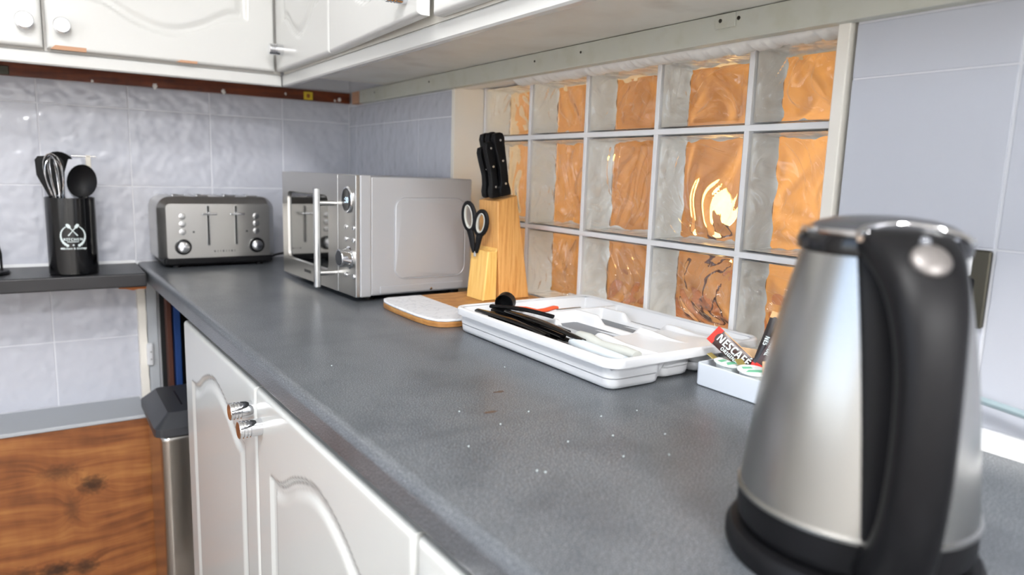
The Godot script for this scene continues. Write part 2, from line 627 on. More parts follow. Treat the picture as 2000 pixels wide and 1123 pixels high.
func make_room() -> void:
	var m := M.new()
	m.box(Vector3(LEFT - 0.2, -0.1, -0.2), Vector3(2.0, 0.0, FRONT + 0.2))
	struct(put("floor", m, mat("floor_wood")), "brown floor of the kitchen and the hall")
	m = M.new()
	m.box(Vector3(LEFT - 0.2, TOP, -0.2), Vector3(2.0, TOP + 0.1, FRONT + 0.2))
	struct(put("ceiling", m, mat("ceiling_paint")), "white ceiling")
	# back wall
	m = M.new()
	m.box(Vector3(LEFT - 0.2, 0, -0.2), Vector3(2.0, TOP, -0.0012))
	var back: Node3D = struct(put("wall_back", m, mat("grout")), "back wall with glazed pale lilac tiles")
	# right wall, open for the glass blocks
	m = M.new()
	m.box(Vector3(0.0012, 0, -0.0012), Vector3(0.2, TOP, 0.7))
	m.box(Vector3(0.0012, 0, 1.735), Vector3(0.2, TOP, FRONT))
	m.box(Vector3(0.0012, 0, 0.7), Vector3(0.2, 0.8985, 1.735))
	m.box(Vector3(0.0012, 1.388, 0.7), Vector3(0.2, TOP, 1.735))
	var right: Node3D = struct(put("wall_right", m, mat("grout")), "right wall with pale tiles round the glass blocks")
	# the wall opposite, out of view, has the window that lights the worktop
	var wz0 := 1.15
	var wz1 := 2.65
	var wy0 := 0.85
	var wy1 := 2.15
	m = M.new()
	m.box(Vector3(LEFT - 0.2, 0, -0.004), Vector3(LEFT, TOP, wz0))
	m.box(Vector3(LEFT - 0.2, 0, wz1), Vector3(LEFT, TOP, FRONT))
	m.box(Vector3(LEFT - 0.2, 0, wz0), Vector3(LEFT, wy0, wz1))
	m.box(Vector3(LEFT - 0.2, wy1, wz0), Vector3(LEFT, TOP, wz1))
	struct(put("wall_left", m, mat("wall_paint")), "white wall with a window, on the far side of the kitchen")
	m = M.new()
	m.box(Vector3(LEFT - 0.2, 0, FRONT), Vector3(2.0, TOP, FRONT + 0.2))
	struct(put("wall_front", m, mat("wall_paint")), "white wall behind the viewer")
	m = M.new()
	for z in [wz0 + 0.025, (wz0 + wz1) / 2.0, wz1 - 0.025]:
		m.rbox(Vector3(LEFT - 0.1, (wy0 + wy1) / 2.0, z), Vector3(0.06, wy1 - wy0, 0.05), 0.004)
	for y in [wy0 + 0.025, wy1 - 0.025]:
		m.rbox(Vector3(LEFT - 0.1, y, (wz0 + wz1) / 2.0), Vector3(0.06, 0.05, wz1 - wz0 - 0.1), 0.004)
	var win: Node3D = struct(put("window_2", m, mat("white_plastic")), "white framed window out of view, opposite the worktop")
	for k in 2:
		m = M.new()
		var z0 := wz0 + 0.05 if k == 0 else (wz0 + wz1) / 2.0 + 0.025
		m.box(Vector3(LEFT - 0.102, wy0 + 0.05, z0), Vector3(LEFT - 0.098, wy1 - 0.05, z0 + (wz1 - wz0) / 2.0 - 0.075))
		put("pane", m, mat("window_pane"), win)
	# tiles of the back wall
	var cols := [-1.9003, -1.6898, -1.4793, -1.2683, -1.0573, -0.8468, -0.6363, -0.4258, -0.2153, 0.0]
	for row in [[1.327, 1.386], [1.115, 1.324], [0.903, 1.112], [0.687, 0.860], [0.504, 0.684]]:
		for i in cols.size() - 1:
			if row[1] < 0.87 and i >= 6: continue
			var x0: float = cols[i] + 0.0015
			var x1: float = cols[i + 1] - 0.0015
			if row[1] < 0.87 and i == 5: x1 = -0.642
			tile(back, Vector3(x0, row[0], -0.005), Vector3(x1, row[1], 0.0), mat("tile_glaze"), 2)
	# tiles of the right wall
	for row in [[1.318, 1.378], [1.118, 1.315], [0.903, 1.115]]:
		for seg in [[0.004, 0.0645], [0.0675, 0.2805], [0.2835, 0.5085], [0.5115, 0.700]]:
			tile(right, Vector3(0.0, row[0], seg[0]), Vector3(0.005, row[1], seg[1]), mat("tile_glaze"), 0)
	for row in [[1.3135, 1.378], [1.1185, 1.3115], [0.921, 1.1165]]:
		for seg in [[1.7345, 1.9185], [1.9215, 2.1185], [2.1215, 2.3185], [2.3215, 2.5185], [2.5215, 2.7185]]:
			tile(right, Vector3(0.0, row[0], seg[0]), Vector3(0.005, row[1], seg[1]), mat("tile_glaze_smooth"), 0)
	# the hall behind the glass blocks
	m = M.new()
	m.box(Vector3(1.3, 0, -0.004), Vector3(1.5, TOP, FRONT))
	struct(put("wall_hall", m, mat("hall_paint")), "warm orange wall behind the glass blocks")
	m = M.new()
	m.box(Vector3(0.2, 0, -0.004), Vector3(1.3, TOP, 0.05))
	struct(put("wall_hall_end", m, mat("hall_paint")), "warm orange end wall of the hall")


func tile(parent: Node3D, lo: Vector3, hi: Vector3, m: Material, _axis: int) -> void:
	var s := M.new()
	s.rbox((lo + hi) / 2.0, hi - lo, 0.0012, 2)
	put("tile", s, m, parent)


func make_glass_blocks() -> void:
	var frame := M.new()
	# left jamb board, right jamb board
	frame.rbox(Vector3(0.037, 1.1435, 0.708), Vector3(0.084, 0.488, 0.015), 0.002)
	var win: Node3D = struct(put("window_1", frame, mat("cream_paint")), "wall of wavy glass blocks lit orange from behind")
	frame = M.new()
	frame.rbox(Vector3(0.036, 1.1435, 1.721), Vector3(0.086, 0.488, 0.017), 0.002)
	put("jamb", frame, mat("cream_paint"), win)
	# broken plaster along the head
	var ragged := noise(1.0, 61, 3)
	var pl := M.new()
	pl.grid(7, 240, func(i: int, j: int) -> Vector3:
		var z := 0.716 + 0.997 * j / 239.0
		var y := 1.3720 + 0.006 * ragged.get_noise_2d(z * 40.0, 3.0) + 0.003 * ragged.get_noise_2d(z * 160.0, 9.0)
		var drop := 1.0 if z > 0.95 else 0.4
		var a := PI * i / 6.0
		return Vector3(0.03 - 0.026 * cos(a) , lerpf(1.389, y, sin(a) * drop), z))
	put("plaster_edge", pl, mat("plaster"), win)
	# mortar
	for z in [0.916, 1.116, 1.316, 1.516]:
		m_bar(win, Vector3(0.0795, 0.899, z - 0.005), Vector3(0.1605, 1.388, z + 0.005))
	m_bar(win, Vector3(0.0795, 0.899, 0.714), Vector3(0.1605, 1.388, 0.721))
	for y in [1.065, 1.265]:
		m_bar(win, Vector3(0.079, y - 0.005, 0.7155), Vector3(0.161, y + 0.005, 1.713))
	m_bar(win, Vector3(0.0795, 0.8985, 0.7155), Vector3(0.1605, 0.905, 1.713))
	var meshes := []
	var edges := []
	var fronts := []
	var rows := [[0.905, 1.060], [1.070, 1.260], [1.270, 1.388]]
	for r in 3:
		meshes.append([])
		edges.append([])
		fronts.append([])
		for k in 3:
			var hgt: float = rows[r][1] - rows[r][0] - 0.0006
			meshes[r].append(block_mesh(hgt, 0.1894, 100 + r * 7 + k * 31))
			edges[r].append(block_edge_mesh(hgt, 0.1894, 300 + r * 11 + k * 17))
			fronts[r].append(block_front_mesh(hgt, 0.1894, 200 + r * 13 + k * 37))
	for r in 3:
		for c in 5:
			var o := put("glass_block", meshes[r][(c + r) % 3], mat("block_glass"), win)
			o.position = Vector3(0.12, (rows[r][0] + rows[r][1]) / 2.0, 0.816 + 0.2 * c)
			put("block_edge", edges[r][(c + r) % 3], mat("block_rim"), o)
			put("front_pane", fronts[r][(c + 2 * r) % 3], mat("front_pane_glass"), o)
	# the sill inside the recess, the same laminate as the worktop
	var sill := M.new()
	sill.rbox(Vector3(0.041, 0.8992, 1.2145), Vector3(0.077, 0.0016, 0.996), 0.0003)
	put("sill", sill, mat("worktop_laminate"), win)


func m_bar(parent: Node3D, lo: Vector3, hi: Vector3) -> void:
	var m := M.new()
	m.rbox((lo + hi) / 2.0, hi - lo, 0.0015)
	put("mortar_joint", m, mat("mortar"), parent)


func block_wave(sd: int, hy: float, hz: float, fine := 1.0) -> Callable:
	var nz := noise(9.0 * fine, sd, 1)
	var warp := noise(6.0, sd + 5, 1)
	return func(y: float, z: float, k: float) -> float:
		var e := smoothstep(0.010, 0.022, minf(hy - absf(y), hz - absf(z)))
		var q := Vector2(y + 0.06 * warp.get_noise_2d(y, z), z + 0.06 * warp.get_noise_2d(z + 3.0, y))
		return e * (0.0034 * nz.get_noise_2d(q.x * 1.1 + k + q.y * 0.6, q.y * 1.7 - q.x * 0.5 + k) + 0.0005 * nz.get_noise_2d(q.x * 3.7 + k, q.y * 4.1))


func block_mesh(h: float, w: float, sd: int) -> ArrayMesh:
	# the far pane of a hollow glass block: thick, flat outside, wavy inside
	var m := M.new()
	var hy := h / 2.0
	var hz := w / 2.0
	var n := 44
	var wave := block_wave(sd, hy, hz)
	var out := 0.04
	var inn := 0.031
	for face in 2:
		m.grid(n, n, func(i: int, j: int) -> Vector3:
			var y := lerpf(-hy, hy, float(i) / (n - 1)) * (1.0 if face == 0 else -1.0)
			var z := lerpf(-hz, hz, float(j) / (n - 1))
			return Vector3(out if face == 0 else inn + wave.call(y, z, 20.0), y, z))
	m.quad(Vector3(inn, hy, hz), Vector3(out, hy, hz), Vector3(out, hy, -hz), Vector3(inn, hy, -hz))
	m.quad(Vector3(inn, -hy, -hz), Vector3(out, -hy, -hz), Vector3(out, -hy, hz), Vector3(inn, -hy, hz))
	m.quad(Vector3(inn, -hy, hz), Vector3(out, -hy, hz), Vector3(out, hy, hz), Vector3(inn, hy, hz))
	m.quad(Vector3(inn, hy, -hz), Vector3(out, hy, -hz), Vector3(out, -hy, -hz), Vector3(inn, -hy, -hz))
	return m.mesh()


func block_front_mesh(h: float, w: float, sd: int) -> ArrayMesh:
	# the near pane, with a flat border and a pressed step round its wavy field
	var m := M.new()
	var hy := h / 2.0
	var hz := w / 2.0
	var n := 56
	var wave := block_wave(sd + 400, hy, hz, 2.3)
	m.grid(n, n, func(i: int, j: int) -> Vector3:
		var y := lerpf(hy, -hy, float(i) / (n - 1))
		var z := lerpf(-hz, hz, float(j) / (n - 1))
		var e := minf(hy - absf(y), hz - absf(z))
		return Vector3(-0.0395 + 0.0025 * smoothstep(0.009, 0.014, e) + 2.6 * wave.call(y, z, 0.0), y, z))
	return m.mesh()


func block_edge_mesh(h: float, w: float, sd: int) -> ArrayMesh:
	# the pale fused rim between the two panes; its uneven edge is shaped to imitate refraction
	var m := M.new()
	var hy := h / 2.0
	var hz := w / 2.0
	var nz := noise(14.0, sd, 2)
	var line := []
	for k in 4:
		var a: Vector2 = [Vector2(-hy, -hz), Vector2(-hy, hz), Vector2(hy, hz), Vector2(hy, -hz)][k]
		var b: Vector2 = [Vector2(-hy, hz), Vector2(hy, hz), Vector2(hy, -hz), Vector2(-hy, -hz)][k]
		for i in 24: line.append(a.lerp(b, i / 24.0))
	var cnt := line.size()
	m.grid(9, cnt + 1, func(i: int, j: int) -> Vector3:
		var p: Vector2 = line[j % cnt]
		var inward := Vector2(-signf(p.x) * smoothstep(hy - 0.02, hy, absf(p.x)), -signf(p.y) * smoothstep(hz - 0.02, hz, absf(p.y)))
		var f := i / 8.0
		var wide := 0.0045 + 0.0075 * nz.get_noise_2d(p.x * 1.3, p.y * 1.3) + 0.0015 * nz.get_noise_2d(p.x * 4.0, p.y * 4.0 + 4.0)
		var ins := 0.003 + maxf(wide, 0.001) * pow(f, 3.0)
		var q := p + inward * ins
		return Vector3(lerpf(-0.036, 0.0285, 1.0 - pow(1.0 - f, 1.6)), q.x, q.y))
	return m.mesh()


func make_hall() -> void:
	# a warm wall lamp and a plant seen only as colour through the glass
	var at := Vector3(0.72, 1.11, 0.92)
	var lamp := thing("hall_lamp", "small glowing lamp shining through the glass blocks", "lamp", Vector3(at.x, 0.78, at.z))
	var b := M.new()
	b.lathe([Vector2(0.0, 0.0), Vector2(0.07, 0.0), Vector2(0.07, 0.012), Vector2(0.012, 0.02), Vector2(0.012, 0.26), Vector2(0.024, 0.265), Vector2(0.024, 0.29), Vector2(0.0, 0.29)], 24)
	put("stand", b, mat("brown_paint"), lamp)
	b = M.new()
	b.lathe([Vector2(0.0, 0.285), Vector2(0.02, 0.287), Vector2(0.045, 0.31), Vector2(0.055, 0.335), Vector2(0.045, 0.362), Vector2(0.02, 0.38), Vector2(0.0, 0.382)], 24)
	put("bulb", b, mat("bulb_glow"), lamp)
	var l := OmniLight3D.new()
	l.name = "hall_lamp_light"
	l.light_color = C(255, 212, 150)
	l.light_energy = 0.5
	l.light_size = 0.05
	l.omni_range = 8.0
	l.omni_attenuation = 2.0
	l.shadow_enabled = true
	l.position = at
	add_child(l)
	var t := thing("hall_table", "brown side table standing behind the glass blocks", "table", Vector3(0.72, 0, 1.0))
	var top := M.new()
	top.rbox(Vector3(0, 0.765, 0), Vector3(0.5, 0.028, 0.9), 0.006)
	put("tabletop", top, mat("hall_wood"), t)
	for sx in [-1, 1]:
		for sz in [-1, 1]:
			var leg := M.new()
			leg.rbox(Vector3(sx * 0.22, 0.3755, sz * 0.41), Vector3(0.04, 0.75, 0.04), 0.005)
			put("leg", leg, mat("hall_wood"), t)


# ---------------------------------------------------------------- cabinets and worktop
func door_mesh(w: float, h: float, arch_up: bool, step := 0.0045) -> M:
	# a moulded door seen from +z: x 0..w, y 0..h, front at z = 0.02
	var side := minf(0.072, w * 0.16)
	var lo := 0.07
	var shoulder := h - 0.118
	var peak := h - 0.062
	var outline := PackedVector2Array([Vector2(side, lo), Vector2(w - side, lo), Vector2(w - side, shoulder)])
	var n := 40
	for i in range(1, n):
		var f := float(i) / n
		var x := lerpf(w - side, side, f)
		var s := absf(f - 0.5) * 2.0  # 1 at the shoulders, 0 in the middle
		var k := clampf((0.93 - s) / 0.93, 0.0, 1.0)
		outline.append(Vector2(x, lerpf(shoulder, peak, 0.5 * k * k * (3.0 - 2.0 * k) + 0.5 * smoothstep(0.0, 0.5, k) * sin(PI / 2.0 * k))))
	outline.append(Vector2(side, shoulder))
	var xs := marks(w, step)
	var ys := marks(h, step)
	var cnt := outline.size()
	var dist := func(p: Vector2) -> float:
		if p.x < side - 0.01 or p.x > w - side + 0.01 or p.y < lo - 0.01 or p.y > peak + 0.01: return -1.0
		if p.x > side + 0.04 and p.x < w - side - 0.04 and p.y > lo + 0.04 and p.y < shoulder - 0.04: return 1.0
		var d := 1.0
		for i in cnt:
			var a := outline[i]
			var b := outline[(i + 1) % cnt]
			var e := b - a
			var k := clampf((p - a).dot(e) / e.length_squared(), 0.0, 1.0)
			d = minf(d, p.distance_squared_to(a + e * k))
		return sqrt(d) if Geometry2D.is_point_in_polygon(p, outline) else -sqrt(d)
	var relief := func(x: float, y: float) -> float:
		var z := 0.0
		var e := minf(minf(x, w - x), minf(y, h - y))
		if e < 0.007: z -= 0.007 - sqrt(maxf(0.0, 0.000049 - (0.007 - e) * (0.007 - e)))
		var s: float = dist.call(Vector2(x, y if arch_up else h - y))
		if s > -0.004:
			if s < 0.0: z -= 0.0048 * smoothstep(-0.004, 0.0, s)
			elif s < 0.008: z -= 0.0048 - 0.0012 * sin(s / 0.008 * PI)
			elif s < 0.026: z -= 0.0048 * (1.0 - smoothstep(0.008, 0.026, s))
		return z
	var m := M.new()
	m.grid(xs.size(), ys.size(), func(i: int, j: int) -> Vector3:
		return Vector3(xs[i], ys[j], 0.02 + relief.call(xs[i], ys[j])))
	var z1 := 0.013
	m.quad(Vector3(0, 0, 0), Vector3(w, 0, 0), Vector3(w, 0, z1), Vector3(0, 0, z1))
	m.quad(Vector3(w, 0, 0), Vector3(w, h, 0), Vector3(w, h, z1), Vector3(w, 0, z1))
	m.quad(Vector3(w, h, 0), Vector3(0, h, 0), Vector3(0, h, z1), Vector3(w, h, z1))
	m.quad(Vector3(0, h, 0), Vector3(0, 0, 0), Vector3(0, 0, z1), Vector3(0, h, z1))
	m.quad(Vector3(0, 0, 0), Vector3(0, h, 0), Vector3(w, h, 0), Vector3(w, 0, 0))
	return m


func marks(w: float, step: float) -> PackedFloat32Array:
	var out := PackedFloat32Array([0.0, 0.0008, 0.0025, 0.0048])
	var k := int((w - 0.014) / step)
	for i in k + 1: out.append(0.007 + (w - 0.014) * i / k)
	for x in [0.0048, 0.0025, 0.0008, 0.0]: out.append(w - x)
	return out


func knob(parent: Node3D, at: Vector3, axis: Vector3, r := 0.0133, length := 0.034) -> void:
	# a chrome knob with three rings cut into it near its tip
	var m := M.new()
	var y := axis
	var x := y.cross(Vector3.UP if absf(y.y) < 0.9 else Vector3.RIGHT).normalized()
	m.t = Transform3D(Basis(x, y, x.cross(y)), at)
	m.angle = 30.0
	var p := [Vector2(0.0, 0.0), Vector2(r * 0.96, 0.0), Vector2(r, 0.0008)]
	for k in 3:
		var b := length - 0.0165 + k * 0.005
		p.append_array([Vector2(r, b), Vector2(r - 0.0016, b + 0.0004), Vector2(r - 0.0016, b + 0.0016), Vector2(r, b + 0.002)])
	p.append_array([Vector2(r, length - 0.001), Vector2(r * 0.93, length), Vector2(0.0, length)])
	m.lathe(p, 36)
	var o := put("knob", m, mat("chrome"), parent)
	o.set_meta("label", "ridged chrome knob")


func make_base() -> void:
	# worktop: a rounded front edge, a little skewed to the wall
	var prof := [Vector2(0.0, 0.862)]
	for i in 5:
		var a := PI / 2.0 * i / 4.0
		prof.append(Vector2(-1.0 + 0.004 * (1.0 - sin(a)), 0.862 + 0.004 * (1.0 - cos(a))))
	for i in 9:
		var a := PI / 2.0 * i / 8.0
		prof.append(Vector2(-1.0 + 0.013 * (1.0 - cos(a)), 0.887 + 0.013 * sin(a)))
	prof.append(Vector2(0.0, 0.9))
	var m := M.new()
	m.angle = 35.0
	var zs := [0.0015, 2.9]
	var at := func(p: Vector2, z: float) -> Vector3:
		if p.x == 0.0: return Vector3(-0.0006, p.y, z)
		return Vector3(edge_x(z) - 0.003 + (p.x + 1.0), p.y, z)
	for i in prof.size():
		var a: Vector2 = prof[i]
		var b: Vector2 = prof[(i + 1) % prof.size()]
		m.quad(at.call(a, zs[0]), at.call(b, zs[0]), at.call(b, zs[1]), at.call(a, zs[1]))
	for e in 2:
		var mid := Vector3(-0.3, 0.88, zs[e])
		for i in prof.size():
			var a: Vector3 = at.call(prof[i], zs[e])
			var b: Vector3 = at.call(prof[(i + 1) % prof.size()], zs[e])
			if e == 0: m.tri(mid, b, a)
			else: m.tri(mid, a, b)
	var top := put("worktop", m, mat("worktop_laminate"))
	tag(top, "long dark grey speckled laminate worktop with a rounded front edge", "worktop")
	# two small brown stains burnt into the laminate
	var rag := noise(1.0, 29, 2)
	for k in [[-0.370, 1.5155, 0.0075, 0.003], [-0.4226, 1.578, 0.009, 0.0035]]:
		var poly := PackedVector2Array()
		for i in 18:
			var a := TAU * i / 18.0
			var r := 1.0 + 0.6 * rag.get_noise_2d(cos(a) * 1.3 + k[0] * 50.0, sin(a) * 1.3)
			poly.append(Vector2(k[0] + cos(a) * k[2] * r, -k[1] + sin(a) * k[3] * r))
		m = M.new()
		m.t = Transform3D(Basis(Vector3.RIGHT, Vector3.FORWARD, Vector3.UP), Vector3.ZERO)
		m.plate(poly, 0.8998, 0.90015)
		put("stain", m, mat("stain_brown", C(96, 78, 66), 0.5), top).set_meta("label", "small brown stain on the dark laminate")
	# narrow shelf along the back wall
	var s := thing("wall_shelf", "narrow black shelf along the tiled back wall, level with the worktop", "shelf")
	m = M.new()
	m.rbox(Vector3(-1.4675, 0.8795, 0.1145), Vector3(1.663, 0.035, 0.225), 0.004, 2)
	put("board", m, mat("black_shelf"), s)
	m = M.new()
	m.plate(PackedVector2Array([Vector2(-0.70, 0.858), Vector2(-0.684, 0.8565), Vector2(-0.668, 0.8525), Vector2(-0.655, 0.855), Vector2(-0.638, 0.8545), Vector2(-0.637, 0.8622), Vector2(-0.70, 0.8622)]), 0.19, 0.216)
	put("worn_edge", m, mat("rust"), s).set_meta("label", "worn rusty brown underside at the end of the shelf")
	# base cabinets
	var spans := [[0.637, 1.183], [1.187, 1.708], [1.714, 2.25]]
	var names := ["white base cabinet at the far end of the worktop, beside the bin", "white base cabinet in the middle, with an arched panel door", "white base cabinet nearest the viewer, only its door top in view"]
	for k in 3:
		var z0: float = spans[k][0]
		var z1: float = spans[k][1]
		var cab := thing("base_cabinet", names[k], "cabinet", Vector3(edge_x(z0), 0, z0))
		var b := M.new()
		var ex := edge_x(z1) - edge_x(z0)
		b.box(Vector3(ex + 0.026, 0.14, -0.002), Vector3(-edge_x(z0) - 0.004, 0.8615, z1 - z0 + 0.002))
		put("body", b, mat("carcass"), cab)
		b = M.new()
		b.box(Vector3(ex + 0.07, 0.0, -0.002), Vector3(ex + 0.088, 0.14, z1 - z0 + 0.002))
		put("kickboard", b, mat("base_door"), cab)
		var w := z1 - z0
		var d := door_mesh(w, 0.698, true)
		# the door faces -x: its own x runs along +z
		var ang := atan(0.0268)
		var dm := put("door", d, mat("base_door"), cab)
		dm.transform = Transform3D(Basis(Vector3(sin(ang), 0, cos(ang)), Vector3.UP, Vector3(-cos(ang), 0, sin(ang))), Vector3(0.02, 0.150, 0.0))
		if k == 0: knob(dm, Vector3(1.162 - z0, 0.808 - 0.150, 0.0195), Vector3.BACK)
		elif k == 1: knob(dm, Vector3(1.213 - z0, 0.795 - 0.150, 0.0195), Vector3.BACK)
		else: knob(dm, Vector3(0.03, 0.808 - 0.150, 0.0195), Vector3.BACK)


func make_uppers() -> void:
	# along the back wall
	var xs := [[-1.42, -0.829], [-0.8225, -0.3257]]
	var labels := ["white wall cabinet with a dark round knob, at the top left edge", "wide white wall cabinet over the toaster, its lower edge chipped"]
	for k in 2:
		var x0: float = xs[k][0]
		var x1: float = xs[k][1]
		var cab := thing("wall_cabinet", labels[k], "cabinet", Vector3(x0, 1.42, 0.0))
		var m := M.new()
		m.box(Vector3(0 if k == 0 else -0.005, 0.0, 0.001), Vector3(x1 - x0 + (0.001 if k == 0 else 0.02), 0.7, 0.313))
		put("body", m, mat("carcass"), cab)
		var d := put("door", door_mesh(x1 - x0, 0.69, false), mat("door_white"), cab)
		d.position = Vector3(0, 0.004, 0.315)
		if k == 0: knob(d, Vector3(-0.8605 - x0, 0.051, 0.0195), Vector3.BACK, 0.0175, 0.03)
		else:
			knob(d, Vector3(-0.792 - x0, 0.049, 0.0195), Vector3.BACK, 0.0165, 0.03)
			for c in [[-0.816, -0.747, 0.0085], [-0.5605, -0.5135, 0.005]]:
				var chip := M.new()
				chip.plate(PackedVector2Array([Vector2(c[0] - x0, -0.0006), Vector2(c[1] - x0, -0.0006), Vector2(c[1] - x0 + 0.0005, c[2]), Vector2(c[0] - x0 + 0.010, c[2])]), 0.0125, 0.0203)
				put("chipped_edge", chip, mat("chipboard"), d).set_meta("label", "bare brown board where the white has chipped off")
	# along the right wall, doors facing -x
	var zs := [[0.3368, 0.737], [0.742, 1.213], [1.219, 1.68], [1.686, 2.62]]
	labels = ["narrow white wall cabinet in the corner, chrome knob near its edge", "white wall cabinet whose door stands slightly ajar", "white wall cabinet right of the ajar door", "white wall cabinet at the near end of the row, over the wall socket"]
	for k in 4:
		var z0: float = zs[k][0]
		var z1: float = zs[k][1]
		var cab := thing("wall_cabinet", labels[k], "cabinet", Vector3(-0.301, 1.42, z0))
		var m := M.new()
		m.box(Vector3(0.0, 0.0, -0.012 if k == 0 else -0.003), Vector3(0.3005, 0.7, z1 - z0 + 0.003))
		put("body", m, mat("cabinet_underside"), cab)
		var d := put("door", door_mesh(z1 - z0, 0.69, false), mat("door_white"), cab)
		var ang := atan(0.021 / (z1 - z0)) if k == 1 else 0.0
		d.transform = Transform3D(Basis(Vector3(-sin(ang), 0, cos(ang)), Vector3.UP, Vector3(-cos(ang), 0, -sin(ang))), Vector3(-0.0035, 0.004, 0.0))
		if k == 0: knob(d, Vector3(0.063, 0.046, 0.0195), Vector3.BACK, 0.0133, 0.034)
		if k == 1: knob(d, Vector3(1.163 - z0, 0.036, 0.0195), Vector3.BACK, 0.0133, 0.034)
	# light rails under both runs
	var r := M.new()
	r.plate(PackedVector2Array([Vector2(-1.42, 1.390), Vector2(-0.303, 1.390), Vector2(-0.303, 1.4195), Vector2(-1.42, 1.4195)]), 0.297, 0.315, 0.003)
	tag(put("light_rail", r, mat("door_white")), "white rail under the wall cabinets on the back wall", "rail")
	r = M.new()
	r.t = Transform3D(Basis(Vector3(0, 0, 1), Vector3.UP, Vector3(-1, 0, 0)), Vector3.ZERO)
	r.plate(PackedVector2Array([Vector2(0.3155, 1.390), Vector2(2.63, 1.390), Vector2(2.63, 1.4195), Vector2(0.3155, 1.4195)]), 0.285, 0.303, 0.003)
	tag(put("light_rail", r, mat("door_white")), "long white rail under the wall cabinets over the glass blocks", "rail")
	# brown batten on the back wall
	var b := thing("wood_batten", "dark varnished wood strip between tiles and back wall cabinets", "batten", Vector3(-0.7, 1.387, 0.0))
	var m2 := M.new()
	m2.rbox(Vector3(-0.01, 0.0163, 0.0105), Vector3(1.41, 0.0325, 0.0195), 0.001)
	put("strip", m2, mat("varnished_batten"), b)
	m2 = M.new()
	m2.rbox(Vector3(0.56, 0.014, 0.0208), Vector3(0.028, 0.024, 0.0008), 0.0002)
	put("sticker", m2, mat("sticker"), b)
	m2 = M.new()
	m2.plate(rounded(0.555, 0.0075, 0.565, 0.0205, 0.004), 0.0212, 0.0215)
	put("sticker_mark", m2, mat("rust"), b)
	var blobs := noise(1.0, 4, 2)
	for k in [[0.66, 0.010, 0.007], [0.49, 0.014, 0.004], [0.13, 0.004, 0.008], [0.31, 0.005, 0.007], [0.645, 0.006, 0.004], [-0.02, 0.003, 0.004]]:
		m2 = M.new()
		var poly := PackedVector2Array()
		for i in 14:
			var a := TAU * i / 14.0
			poly.append(Vector2(k[0], k[1]) + Vector2(cos(a) * 0.8, sin(a)) * k[2] * (1.0 + 0.5 * blobs.get_noise_2d(k[0] * 90.0 + cos(a) * 1.5, sin(a) * 1.5)))
		m2.plate(poly, 0.0203, 0.0222, 0.0006)
		put("filler_patch", m2, mat("plaster"), b)
	m2 = M.new()
	m2.rbox(Vector3(-0.218, 0.012, 0.022), Vector3(0.034, 0.022, 0.003), 0.001)
	put("bracket", m2, mat("socket_steel"), b)
	# painted batten on the right wall under the cabinets
	var g := thing("painted_batten", "grey painted batten on the wall above the glass blocks", "batten", Vector3(0, 1.38, 0.14))
	m2 = M.new()
	m2.rbox(Vector3(-0.0105, 0.0196, 1.245), Vector3(0.020, 0.039, 2.49), 0.0015)
	put("strip", m2, mat("batten_paint"), g)
	m2 = M.new()
	m2.rbox(Vector3(-0.0105, 0.0196, -0.034), Vector3(0.0195, 0.037, 0.06), 0.0015)
	put("end_block", m2, mat("chipboard"), g)
	for z in [0.12, 0.47, 0.93, 1.075]:
		m2 = M.new()
		m2.t = Transform3D(Basis(Vector3.UP, Vector3.LEFT, Vector3.BACK), Vector3(-0.0205, 0.024, z))
		m2.lathe([Vector2(0.0024, -0.0004), Vector2(0.002, 0.0009), Vector2(0.0, 0.0010)], 10)
		put("screw", m2, mat("screw_dark"), g)
	m2 = M.new()
	m2.rbox(Vector3(-0.022, 0.028, 1.405), Vector3(0.003, 0.020, 0.036), 0.001)
	put("plate", m2, mat("batten_paint"), g)
	for z in [1.397, 1.427]:
		m2 = M.new()
		m2.t = Transform3D(Basis(Vector3.UP, Vector3.LEFT, Vector3.BACK), Vector3(-0.0235 if z < 1.41 else -0.0205, 0.029, z))
		m2.lathe([Vector2(0.0030, -0.0006), Vector2(0.0026, 0.0010), Vector2(0.0012, 0.0006), Vector2(0.0, 0.0006)], 10)
		put("screw", m2, mat("screw_dark"), g)


